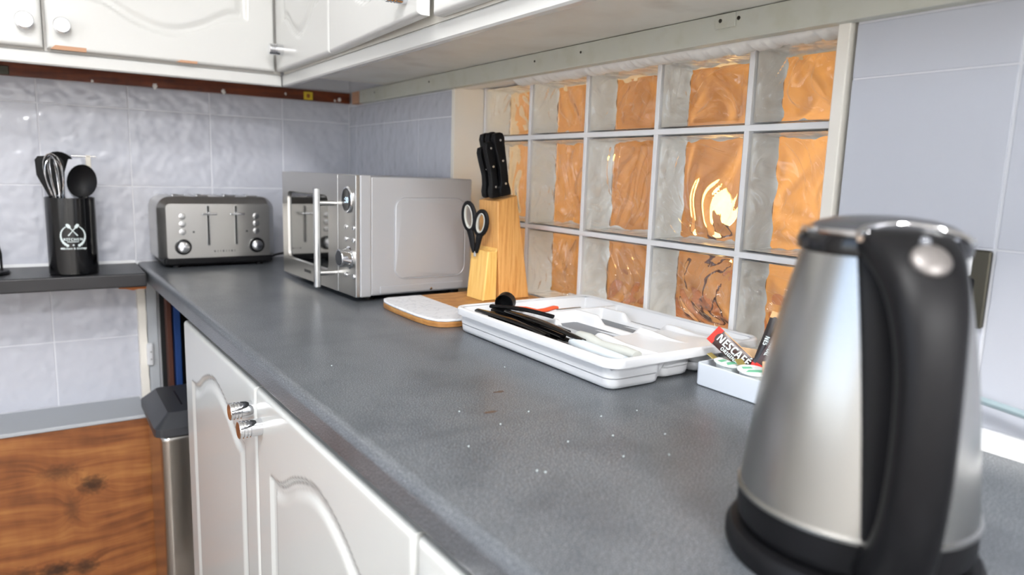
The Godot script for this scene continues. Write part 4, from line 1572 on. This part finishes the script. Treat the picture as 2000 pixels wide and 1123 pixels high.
	m.sweep([foot, foot + axis * 0.17], [Vector2(0.006, 0.006)], Vector3.RIGHT, 12)
	put("handle", m, mat("satin_metal"), t)
	for k in 4:
		var d := Vector3(cos(PI * k / 4.0 + 0.3), 0, sin(PI * k / 4.0 + 0.3))
		d = (d - axis * d.dot(axis)).normalized()
		var pts := []
		for i in 25:
			var a := lerpf(-PI * 0.97, PI * 0.97, i / 24.0)
			var rr := 0.0285 * sin(a) * (0.62 + 0.38 * cos(a))
			pts.append(foot + axis * (0.225 + 0.068 * cos(a) - 0.004 * k) + d * rr)
		m = M.new()
		m.tube(pts, 0.0011, 6)
		put("wire", m, mat("chrome"), t)
	# clear spatula
	t = thing("spatula", "pale translucent plastic spatula in the utensil holder", "utensil", base)
	m = M.new()
	m.t = Transform3D(Basis(Vector3.BACK, deg_to_rad(-3.0)), Vector3(0.000, 0.007, -0.007))
	m.sweep([Vector3(0, 0, 0), Vector3(0, 0.17, 0)], [Vector2(0.005, 0.004)], Vector3.RIGHT, 10)
	put("handle", m, mat("white_plastic"), t)
	m = M.new()
	m.t = Transform3D(Basis(Vector3.BACK, deg_to_rad(-3.0)), Vector3(0.000, 0.007, -0.007))
	m.plate(PackedVector2Array([Vector2(-0.008, 0.165), Vector2(0.008, 0.165), Vector2(0.020, 0.19), Vector2(0.021, 0.268), Vector2(0.012, 0.282), Vector2(-0.012, 0.278), Vector2(-0.020, 0.245), Vector2(-0.020, 0.185)]), -0.0015, 0.0015, 0.0006)
	put("blade", m, mat("spatula_clear", C(196, 198, 206), 0.35), t)
	# peeler: pale head with a metal bar
	t = thing("peeler", "pale peeler with a flat metal head in the utensil holder", "utensil", base)
	m = M.new()
	stem.call(m, Vector3(0.022, 0.008, -0.030), Vector3(0.042, 0.265, -0.026), 0.004)
	m.rbox(Vector3(0.046, 0.279, -0.020), Vector3(0.012, 0.036, 0.004), 0.0015)
	put("handle", m, mat("cream_plastic", C(214, 208, 196), 0.4), t)
	m = M.new()
	m.rbox(Vector3(0.036, 0.294, -0.024), Vector3(0.056, 0.005, 0.012), 0.002)
	put("blade", m, mat("satin_metal"), t)
	# stand cut off by the left edge of the picture
	t = thing("towel_stand", "black metal stand at the left edge of the black shelf", "stand", Vector3(-0.985, 0.8975, 0.12))
	m = M.new()
	m.lathe([Vector2(0, 0.0003), Vector2(0.056, 0.0003), Vector2(0.058, 0.003), Vector2(0.055, 0.008), Vector2(0, 0.009)], 40)
	put("base", m, mat("black_plastic"), t)
	m = M.new()
	m.tube([Vector3(0.040, 0.008, 0), Vector3(0.040, 0.05, 0), Vector3(0.030, 0.11, 0), Vector3(0.0, 0.15, 0), Vector3(-0.03, 0.11, 0), Vector3(-0.04, 0.05, 0), Vector3(-0.04, 0.008, 0)], 0.003, 8)
	put("hoop", m, mat("black_plastic"), t)


func on_cup(m: M, poly: PackedVector2Array, R: float) -> void:
	var mid := Vector2.ZERO
	for p in poly: mid += p / poly.size()
	var w := func(p: Vector2) -> Vector3: return Vector3(sin(p.x / R) * (R + 0.0004), p.y, cos(p.x / R) * (R + 0.0004))
	for i in poly.size():
		var a := poly[i]
		var b := poly[(i + 1) % poly.size()]
		if (a - mid).cross(b - mid) > 0.0: m.tri(w.call(mid), w.call(a), w.call(b))
		else: m.tri(w.call(mid), w.call(b), w.call(a))


func make_boards() -> void:
	# the board with a marble half
	var o := thing("serving_board", "serving board, half white marble and half wood, under the knife block", "board", Vector3(0, 0.9, 0))
	var m := M.new()
	# outlines in x and -z so that the plate lies flat
	m.t = Transform3D(Basis(Vector3.RIGHT, Vector3.FORWARD, Vector3.UP), Vector3.ZERO)
	m.angle = 50.0
	m.plate(PackedVector2Array([Vector2(-0.177, -0.893), Vector2(0.050, -0.885), Vector2(0.050, -1.08), Vector2(0.045, -1.10), Vector2(-0.1735, -1.155), Vector2(-0.1752, -1.0)]), 0.0004, 0.0155, 0.002)
	put("wood_half", m, mat("acacia_board"), o)
	m = M.new()
	m.angle = 50.0
	m.t = Transform3D(Basis(Vector3.RIGHT, Vector3.FORWARD, Vector3.UP), Vector3.ZERO)
	var left := PackedVector2Array([Vector2(-0.1775, -0.893), Vector2(-0.1775, -1.151), Vector2(-0.228, -1.1505), Vector2(-0.250, -1.147), Vector2(-0.264, -1.138), Vector2(-0.2735, -1.118), Vector2(-0.279, -1.08), Vector2(-0.281, -1.02), Vector2(-0.280, -0.96), Vector2(-0.277, -0.925), Vector2(-0.268, -0.902), Vector2(-0.255, -0.893)])
	m.plate(left, 0.0004, 0.0105, 0.001)
	put("wood_under", m, mat("acacia_board"), o)
	m = M.new()
	m.angle = 50.0
	m.t = Transform3D(Basis(Vector3.RIGHT, Vector3.FORWARD, Vector3.UP), Vector3.ZERO)
	m.plate(left, 0.0105, 0.0158, 0.0015)
	put("marble_half", m, mat("marble"), o)
	# knife block
	var y0 := 0.9160
	var k := thing("knife_block", "light wooden knife block beside the microwave", "knife block", Vector3(-0.05, y0, 0.98))
	m = M.new()
	m.angle = 20.0
	m.plate(PackedVector2Array([Vector2(-0.003, 0.0004), Vector2(0.074, 0.0004), Vector2(0.034, 0.2215), Vector2(-0.0135, 0.2085), Vector2(-0.009, 0.105)]), -0.040, 0.0365, 0.0015)
	put("block", m, mat("beech_block"), k)
	m = M.new()
	m.angle = 20.0
	m.plate(PackedVector2Array([Vector2(-0.043, 0.0004), Vector2(-0.0105, 0.0004), Vector2(-0.0095, 0.110), Vector2(-0.0145, 0.104), Vector2(-0.033, 0.104)]), -0.034, 0.0355, 0.0015)
	put("scissor_holder", m, mat("pine_front"), k)
	# knives: black riveted handles leaning with the block
	var lean := Basis(Vector3.BACK, deg_to_rad(10.5))
	var spots := [[0.012, 0.024, 0.132, 0.0125, "black handled knife nearest the glass blocks, with three rivets"], [0.010, 0.004, 0.134, 0.0125, "black handled knife in the middle of the knife block"], [0.008, -0.017, 0.133, 0.0120, "black handled knife on the far side of the knife block"], [-0.006, 0.014, 0.118, 0.0105, "black handled knife at the front of the block, behind the shortest"], [-0.0075, -0.012, 0.108, 0.0095, "shortest black handled knife, in the front of the block"]]
	for s in spots:
		var top_y: float = 0.2125 + (s[0] + 0.0135) * 0.27
		var kn := thing("kitchen_knife", s[4], "knife", Vector3(-0.05 + s[0], y0 + top_y, 0.98 + s[1]), 0.0, "black knives in the block")
		var L: float = s[2]
		var w: float = s[3]
		m = M.new()
		m.angle = 45.0
		m.t = Transform3D(lean, Vector3.ZERO)
		var side := PackedVector2Array([Vector2(-w * 0.9, 0.0012), Vector2(w * 0.95, 0.0012), Vector2(w, 0.012), Vector2(w * 0.75, 0.028), Vector2(w * 0.85, 0.06), Vector2(w * 0.9, L * 0.8), Vector2(w * 1.0, L - 0.012), Vector2(w * 0.75, L - 0.003), Vector2(w * 0.2, L), Vector2(-w * 0.8, L - 0.002), Vector2(-w * 1.15, L - 0.012), Vector2(-w * 1.0, L * 0.72), Vector2(-w * 0.62, L * 0.45), Vector2(-w * 0.78, 0.030), Vector2(-w * 1.25, 0.016), Vector2(-w * 1.2, 0.006)])
		m.plate(side, -0.0078, 0.0078, 0.0022)
		var hd := put("handle", m, mat("black_plastic"), kn)
		for r in [0.2, 0.56, 0.88]:
			m = M.new()
			m.t = Transform3D(lean, Vector3.ZERO)
			cyl(m, Vector3(0.001, L * r, 0.0074), Vector3.BACK, disc(0.0026, 0.0007, 0.0002), 12)
			put("rivet", m, mat("satin_metal"), hd)
	# scissors hanging in the front piece
	var sc := thing("scissors", "black handled kitchen scissors with grey grips hanging on the knife block", "scissors", Vector3(-0.0895, y0 + 0.0095, 0.972), 0.0)
	var T := Transform3D(Basis(Vector3.UP, deg_to_rad(-62.0)), Vector3.ZERO)
	for s in [[-0.0165, 0.164, 0.0135, 0.0285, 8.0], [0.0135, 0.152, 0.0135, 0.0245, -8.0]]:
		var rot := Transform3D(Basis(Vector3.BACK, deg_to_rad(s[4])), Vector3(s[0], s[1], 0))
		m = M.new()
		m.t = T * rot
		var pts := []
		for i in 29: pts.append(Vector3(cos(TAU * i / 28.0) * s[2], sin(TAU * i / 28.0) * s[3], 0))
		m.sweep(pts, [Vector2(0.0042, 0.0055)], Vector3.BACK, 10, false)
		var sx := signf(s[0])
		m.t = T
		m.sweep([Vector3(s[0] - sx * 0.003, s[1] - s[3] - 0.001, 0), Vector3(sx * 0.0085, 0.118, 0), Vector3(sx * 0.0055, 0.100, 0), Vector3(sx * 0.0035, 0.088, 0)], [Vector2(0.0055, 0.008), Vector2(0.0055, 0.007), Vector2(0.0045, 0.0055), Vector2(0.003, 0.003)], Vector3.BACK, 10)
		var hd := put("handle", m, mat("black_plastic"), sc)
		m = M.new()
		m.t = T * rot
		pts = []
		for i in 29: pts.append(Vector3(cos(TAU * i / 28.0) * (s[2] - 0.0045), sin(TAU * i / 28.0) * (s[3] - 0.0045), 0))
		m.sweep(pts, [Vector2(0.0048, 0.0022)], Vector3.BACK, 8, false)
		put("grip", m, mat("pale_rubber"), hd)
	m = M.new()
	m.t = T
	m.rbox(Vector3(0, 0.086, 0), Vector3(0.006, 0.012, 0.003), 0.0008)
	put("blades", m, mat("satin_metal"), sc)


func tray_height(x: float, z: float) -> float:
	# inside of the cutlery tray, in its own axes: x 0..0.31 away from the viewer's left, z 0..0.43 towards the viewer
	var floor_y := 0.006 if x < 0.112 else 0.019
	var top := 0.045
	var e := minf(minf(x, 0.31 - x), minf(z, 0.43 - z))
	var y := floor_y + (top - floor_y) * (1.0 - smoothstep(0.006, 0.022, e))
	# near ends of the short compartments rise in a step
	if x > 0.112: y = maxf(y, floor_y + smoothstep(0.252, 0.275, z) * 0.013 + smoothstep(0.30, 0.42, z) * 0.006)
	# cross wall behind the long compartments
	if x > 0.109: y = maxf(y, lerpf(floor_y, 0.040, 1.0 - smoothstep(0.003, 0.012, absf(z - 0.100))))
	# walls between the compartments, scooped out in the middle
	for w in [[0.115, 0.0], [0.204, 0.1], [0.266, 0.1]]:
		if z < w[1]: continue
		var scoop := smoothstep(0.158, 0.178, z) * (1.0 - smoothstep(0.250, 0.272, z))
		var hgt := lerpf(0.040, 0.026, scoop) - 0.004 * smoothstep(0.28, 0.34, z)
		y = maxf(y, lerpf(floor_y, hgt, 1.0 - smoothstep(0.003, 0.011, absf(x - w[0]))))
	return y


func make_tray() -> void:
	var at := Vector3(-0.250, 0.9, 1.168)
	var o := thing("cutlery_tray", "white plastic cutlery tray with grey lined compartments on the worktop", "tray", at)
	var m := M.new()
	var nx := 110
	var nz := 140
	m.grid(nz, nx, func(i: int, j: int) -> Vector3:
		var x := lerpf(0.004, 0.306, j / (nx - 1.0))
		var z := lerpf(0.004, 0.426, i / (nz - 1.0))
		# pull the corners round
		var r := 0.024
		var q := Vector2(x, z)
		var c := Vector2(clampf(x, r, 0.31 - r), clampf(z, r, 0.43 - r))
		if q != c:
			var d := q - c
			var lim := r - 0.004
			if d.length() > lim and absf(d.x) > 1e-6 and absf(d.y) > 1e-6: q = c + d.normalized() * lim
		return Vector3(q.x, tray_height(q.x, q.y), q.y))
	put("inside", m, mat("white_plastic"), o)
	# rim
	var line := rounded(0.0, 0.0, 0.31, 0.43, 0.026, 7)
	m = M.new()
	m.angle = 50.0
	m.skirt(line, [Vector2(-0.010, 0.0330), Vector2(-0.0005, 0.0330), Vector2(0.0, 0.0345), Vector2(0.0, 0.0435), Vector2(-0.0015, 0.0455), Vector2(-0.004, 0.0462), Vector2(-0.0075, 0.0455), Vector2(-0.009, 0.0440)])
	put("rim", m, mat("white_plastic"), o)
	# the tubs that show under the rim
	for t in [[0.008, 0.008, 0.106, 0.420], [0.112, 0.098, 0.178, 0.408], [0.182, 0.098, 0.244, 0.408], [0.248, 0.098, 0.303, 0.408], [0.110, 0.008, 0.303, 0.094]]:
		m = M.new()
		m.angle = 50.0
		var out := rounded(t[0], t[1], t[2], t[3], 0.018, 6)
		m.skirt(out, [Vector2(-0.012, 0.0004), Vector2(-0.006, 0.0010), Vector2(-0.0025, 0.0035), Vector2(-0.0012, 0.008), Vector2(-0.0006, 0.0150), Vector2(-0.0040, 0.0154), Vector2(-0.0040, 0.0168), Vector2(0.0, 0.0172), Vector2(0.0008, 0.0335)])
		for i in m.v.size():
			var q := m.v[i]
			q.y = minf(q.y, maxf(tray_height(clampf(q.x, 0.0, 0.31), clampf(q.z, 0.0, 0.43)) - 0.0025, 0.0004))
			m.v[i] = q
		put("tub", m, mat("white_plastic"), o)
	# grey grip mats on the floors
	for t in [[0.127, 0.114, 0.193, 0.256], [0.215, 0.114, 0.255, 0.256], [0.276, 0.114, 0.292, 0.256]]:
		m = M.new()
		m.t = Transform3D(Basis(Vector3.RIGHT, Vector3.FORWARD, Vector3.UP), Vector3.ZERO)
		m.plate(rounded(t[0], -t[3], t[2], -t[1], 0.0075, 4), 0.0180, 0.0208, 0.0006)
		put("grip_mat", m, mat("grey_plastic"), o)
	# cutlery in the long front compartment
	var bars := [
		[Vector3(0.040, 0.014, 0.050), Vector3(0.070, 0.012, 0.27), 0.009, "black_plastic", "black table fork lying lowest in the cutlery tray"],
		[Vector3(0.070, 0.016, 0.050), Vector3(0.085, 0.014, 0.26), 0.009, "black_plastic", "black table spoon lying low beside the inner wall of the tray"],
		[Vector3(0.036, 0.026, 0.042), Vector3(0.052, 0.021, 0.265), 0.0095, "black_plastic", "black table knife lying along the outer wall of the tray"],
		[Vector3(0.058, 0.029, 0.040), Vector3(0.078, 0.023, 0.255), 0.0095, "black_plastic", "black spoon handle in the middle of the pile"],
		[Vector3(0.040, 0.038, 0.034), Vector3(0.066, 0.032, 0.240), 0.009, "black_gloss", "glossy black fork near the top of the pile in the tray"],
		[Vector3(0.030, 0.041, 0.038), Vector3(0.046, 0.033, 0.225), 0.008, "black_gloss", "glossy black knife along the near edge of the tray"],
		[Vector3(0.062, 0.040, 0.040), Vector3(0.088, 0.034, 0.225), 0.008, "black_plastic", "black fork handle beside the inner wall of the tray"],
		[Vector3(0.050, 0.049, 0.050), Vector3(0.102, 0.047, 0.165), 0.0065, "black_plastic", "flat black handle sticking out over the inner wall of the tray"],
		[Vector3(0.058, 0.046, 0.09), Vector3(0.066, 0.036, 0.290), 0.0075, "black_gloss", "long curved black handle reaching the pale knife handle"]]
	for b in bars:
		var cut := thing("table_cutlery", b[4], "cutlery", at, 0.0, "black cutlery in the tray")
		m = M.new()
		var pts := []
		var rad := []
		for i in 13:
			var f := i / 12.0
			pts.append(b[0].lerp(b[1], f) + Vector3.UP * 0.004 * sin(f * PI))
			rad.append(Vector2(b[2] * 1.35 * (0.55 + 0.45 * sin(clampf(f * 1.25, 0.0, 1.0) * PI * 0.9 + 0.2)), 0.0034))
		m.sweep(pts, rad, Vector3.RIGHT, 10)
		put("handle", m, mat(b[3]), cut)
	var sc := thing("measuring_scoop", "round black measuring scoop on top of the cutlery", "scoop", at)
	m = M.new()
	m.t = Transform3D(Basis(), Vector3(0.080, 0.0515, 0.046))
	cyl(m, Vector3(-0.004, 0, 0.006), Vector3(0.75, 0.15, -0.62), [Vector2(0.0172, 0.0), Vector2(0.0172, 0.018), Vector2(0.014, 0.022), Vector2(0, 0.023), Vector2(0.0, 0.0215), Vector2(0.0135, 0.020), Vector2(0.0160, 0.017), Vector2(0.0160, 0.0), Vector2(0.0172, 0.0)], 28)
	put("cup", m, mat("black_plastic"), sc)
	# pale handles near the viewer
	var kn := thing("small_knife", "small knife with a pale blue white handle in the tray", "knife", at)
	m = M.new()
	m.sweep([Vector3(0.066, 0.0280, 0.262), Vector3(0.064, 0.0300, 0.275), Vector3(0.060, 0.0305, 0.32), Vector3(0.056, 0.0320, 0.37), Vector3(0.053, 0.0350, 0.398)], [Vector2(0.006, 0.006), Vector2(0.0095, 0.008), Vector2(0.0105, 0.0085), Vector2(0.009, 0.007), Vector2(0.006, 0.004)], Vector3.RIGHT, 14)
	put("handle", m, mat("pale_handle"), kn)
	m = M.new()
	m.rbox(Vector3(0.068, 0.0255, 0.247), Vector3(0.010, 0.002, 0.036), 0.0008)
	put("blade", m, mat("chrome"), kn)
	var op := thing("bottle_opener", "tool with a waisted pale grey handle lying in the tray", "opener", at)
	m = M.new()
	m.sweep([Vector3(0.086, 0.0300, 0.246), Vector3(0.085, 0.0340, 0.258), Vector3(0.083, 0.0350, 0.285), Vector3(0.081, 0.0330, 0.315), Vector3(0.079, 0.0340, 0.335), Vector3(0.077, 0.0360, 0.37), Vector3(0.075, 0.0380, 0.398)], [Vector2(0.007, 0.006), Vector2(0.0105, 0.0095), Vector2(0.0105, 0.010), Vector2(0.0075, 0.0075), Vector2(0.0085, 0.008), Vector2(0.0100, 0.009), Vector2(0.008, 0.006)], Vector3.RIGHT, 14)
	put("handle", m, mat("pale_rubber"), op)
	# orange peeler in the cross compartment
	var pe := thing("orange_peeler", "orange handled peeler with a thin steel blade in the tray", "peeler", at)
	m = M.new()
	m.sweep([Vector3(0.094, 0.0450, 0.062), Vector3(0.115, 0.0425, 0.066), Vector3(0.135, 0.0370, 0.073), Vector3(0.155, 0.0375, 0.072), Vector3(0.178, 0.0395, 0.067), Vector3(0.186, 0.0385, 0.066)], [Vector2(0.004, 0.003), Vector2(0.0055, 0.0035), Vector2(0.0065, 0.004), Vector2(0.0065, 0.004), Vector2(0.006, 0.0038), Vector2(0.004, 0.003)], Vector3.BACK, 12)
	put("handle", m, mat("orange_plastic"), pe)
	m = M.new()
	m.rbox(Vector3(0.214, 0.0345, 0.064), Vector3(0.058, 0.0018, 0.006), 0.0008)
	put("blade", m, mat("satin_metal"), pe)


func make_drinks_box() -> void:
	var at := Vector3(-0.1085, 0.9, 1.614)
	var o := thing("drinks_box", "small white box of coffee sticks and milk pots next to the kettle", "box", at)
	# a little open tray, 0.11 x 0.095
	var line := rounded(0.0, 0.0, 0.095, 0.115, 0.006, 4)
	var m := M.new()
	m.angle = 40.0
	m.skirt(line, [Vector2(-0.006, 0.0005), Vector2(-0.001, 0.0010), Vector2(0.0, 0.0025), Vector2(0.0, 0.0310), Vector2(-0.0008, 0.0325), Vector2(-0.0022, 0.0325), Vector2(-0.003, 0.0310), Vector2(-0.003, 0.004)])
	fan(m, rounded(0.002, 0.002, 0.093, 0.113, 0.005, 4), 0.004, true)
	fan(m, rounded(0.005, 0.005, 0.090, 0.110, 0.005, 4), 0.0005, false)
	put("tray_shell", m, mat("white_enamel"), o)
	# milk pots
	for k in [[0.028, 0.030, 0.2, "milk pot with a green printed lid at the far corner of the box"], [0.026, 0.072, -0.3, "milk pot with a green printed lid at the near side of the box"]]:
		var p := thing("milk_pot", k[3], "milk pot", at + Vector3(k[0], 0.0045, k[1]), k[2])
		m = M.new()
		m.t = Transform3D(Basis(Vector3.RIGHT, 0.10), Vector3.ZERO)
		m.lathe([Vector2(0, 0.0015), Vector2(0.013, 0.0015), Vector2(0.0175, 0.0300), Vector2(0.0205, 0.0305), Vector2(0.0205, 0.0317), Vector2(0.0, 0.0317)], 36)
		put("pot", m, mat("lid_white"), p)
		m = M.new()
		m.t = Transform3D(Basis(Vector3.RIGHT, 0.10) * Basis(Vector3.RIGHT, -PI / 2.0), Vector3(0, 0.0319, 0))
		m.plate(PackedVector2Array([Vector2(-0.014, -0.008), Vector2(0.010, -0.013), Vector2(0.015, -0.006), Vector2(-0.006, -0.002)]), 0.0, 0.0003)
		m.plate(PackedVector2Array([Vector2(-0.011, 0.003), Vector2(0.003, 0.002), Vector2(0.004, 0.008), Vector2(-0.009, 0.010)]), 0.0, 0.0003)
		put("lid_print", m, mat("print_green"), p)
		m = M.new()
		m.t = Transform3D(Basis(Vector3.RIGHT, 0.5), Vector3(-0.004, 0.0320, -0.0195))
		m.rbox(Vector3(0, 0.003, -0.004), Vector3(0.012, 0.0008, 0.011), 0.0003)
		put("pull_tab", m, mat("foil_gold"), p)
	# coffee sticks and sugar sachets: each stands at its own tilt
	stick(at + Vector3(0.052, 0.0285, 0.054), Vector3(-0.42, 0.60, -0.62), Vector3(-0.72, 0.12, 0.66), 0.072, 0.024, "coffee stick leaning left with a red tip, lettering towards the viewer", "NESCAFÉ", "ORIGINAL", true)
	stick(at + Vector3(0.050, 0.030, 0.060), Vector3(0.34, 0.88, 0.06), Vector3(-0.80, 0.30, 0.50), 0.083, 0.014, "narrow coffee stick standing steeply in the middle of the box", "NES", "", false)
	stick(at + Vector3(0.052, 0.028, 0.070), Vector3(0.30, 0.84, 0.24), Vector3(-0.80, 0.10, 0.55), 0.080, 0.026, "coffee stick leaning right behind the kettle", "NESCAFÉ", "ORIGINAL", true)
	for k in [[Vector3(0.062, 0.0055, 0.040), -0.35, "brown paper sachet standing at the back of the box"], [Vector3(0.034, 0.0055, 0.102), 0.5, "brown paper sachet at the near corner of the box"]]:
		m = M.new()
		m.t = Transform3D(Basis(Vector3.UP, k[1] - 0.85) * Basis(Vector3.RIGHT, -0.15), Vector3.ZERO)
		m.rbox(Vector3(0, 0.024, 0), Vector3(0.030, 0.046, 0.003), 0.0012)
		var sa := put("sugar_sachet", m, mat("paper_kraft"))
		sa.position = at + k[0]
		tag(sa, k[2], "sachet", "paper sachets in the box")


func stick(at: Vector3, up: Vector3, face: Vector3, length: float, width: float, label: String, text: String, small: String, red_top: bool) -> void:
	var o := thing("coffee_stick", label, "coffee stick", at, 0.0, "coffee sticks in the box")
	var y := up.normalized()
	var z := (face - y * face.dot(y)).normalized()
	var x := y.cross(z)
	var T := Transform3D(Basis(x, y, z), Vector3.ZERO)
	var h := length / 2.0
	var w := width / 2.0
	# a flat pillow pack
	var m := M.new()
	m.t = T
	var shape := func(i: int, j: int, s: float) -> Vector3:
		var a := lerpf(-1.0, 1.0, i / 8.0)
		var b := j / 20.0
		var puff := 0.0032 * (1.0 - a * a) * sin(PI * clampf(b, 0.0, 1.0))
		return Vector3(a * w, b * length, s * (puff + 0.0003))
	m.grid(9, 21, func(i: int, j: int) -> Vector3: return shape.call(i, j, 1.0))
	m.grid(9, 21, func(i: int, j: int) -> Vector3: return shape.call(8 - i, j, -1.0))
	put("wrapper", m, mat("pack_brown" if width > 0.02 else "pack_black"), o)
	for e in [0, 1]:
		m = M.new()
		m.t = T
		m.rbox(Vector3(0, (0.004 if e == 0 else length - 0.0045), 0), Vector3(width + 0.0006, 0.0085 if e == 0 else 0.0095, 0.0022), 0.0005)
		put("sealed_end", m, mat("print_red" if red_top or e == 0 else "pack_tan"), o)
	m = M.new()
	m.t = T * Transform3D(Basis(Vector3.BACK, -PI / 2.0), Vector3(0, length * 0.5, 0))
	letters(m, text, Vector3(0, -0.0 if small == "" else 0.0015, 0.0042), 0.0108 if width > 0.02 else 0.006, 0.86)
	if small: letters(m, small, Vector3(0.002, -0.0078, 0.0034), 0.0048, 1.0)
	put("lettering", m, mat("print_white"), o)
	m = M.new()
	m.t = T
	m.rbox(Vector3(w * 0.94, length * 0.5, 0), Vector3(0.0012, length * 0.7, 0.0016), 0.0004)
	put("edge_band", m, mat("pack_tan"), o)


func make_crumbs() -> void:
	# crumbs scattered on the worktop
	var rng := RandomNumberGenerator.new()
	rng.seed = 77
	var names := ["white crumb on the worktop near its front edge", "white crumb on the worktop in front of the tray"]
	var bit := M.new()
	bit.rbox(Vector3(0, 0.0008, 0), Vector3(0.0018, 0.0014, 0.0016), 0.0006)
	var mesh := bit.mesh()
	for k in [[-0.473, 1.745], [-0.468, 1.752], [-0.435, 1.62], [-0.382, 1.60], [-0.30, 1.42], [-0.345, 1.71], [-0.33, 1.78], [-0.52, 1.30], [-0.29, 1.735], [-0.262, 1.66], [-0.40, 1.70], [-0.375, 1.76], [-0.455, 1.56], [-0.315, 1.655], [-0.50, 1.66]]:
		var o := put("crumb", mesh, mat("print_white"))
		o.position = Vector3(k[0], 0.9, k[1])
		o.rotation.y = rng.randf() * TAU
		tag(o, "tiny white crumb lying on the dark worktop", "crumb", "crumbs on the worktop")


func _ready() -> void:
	make_materials()
	make_camera_and_light()
	make_room()
	make_glass_blocks()
	make_hall()
	make_base()
	make_uppers()
	make_under_worktop()
	make_microwave()
	make_toaster()
	make_boards()
	make_tray()
	make_kettle()
	make_socket()
	make_utensils()
	make_drinks_box()
	make_crumbs()
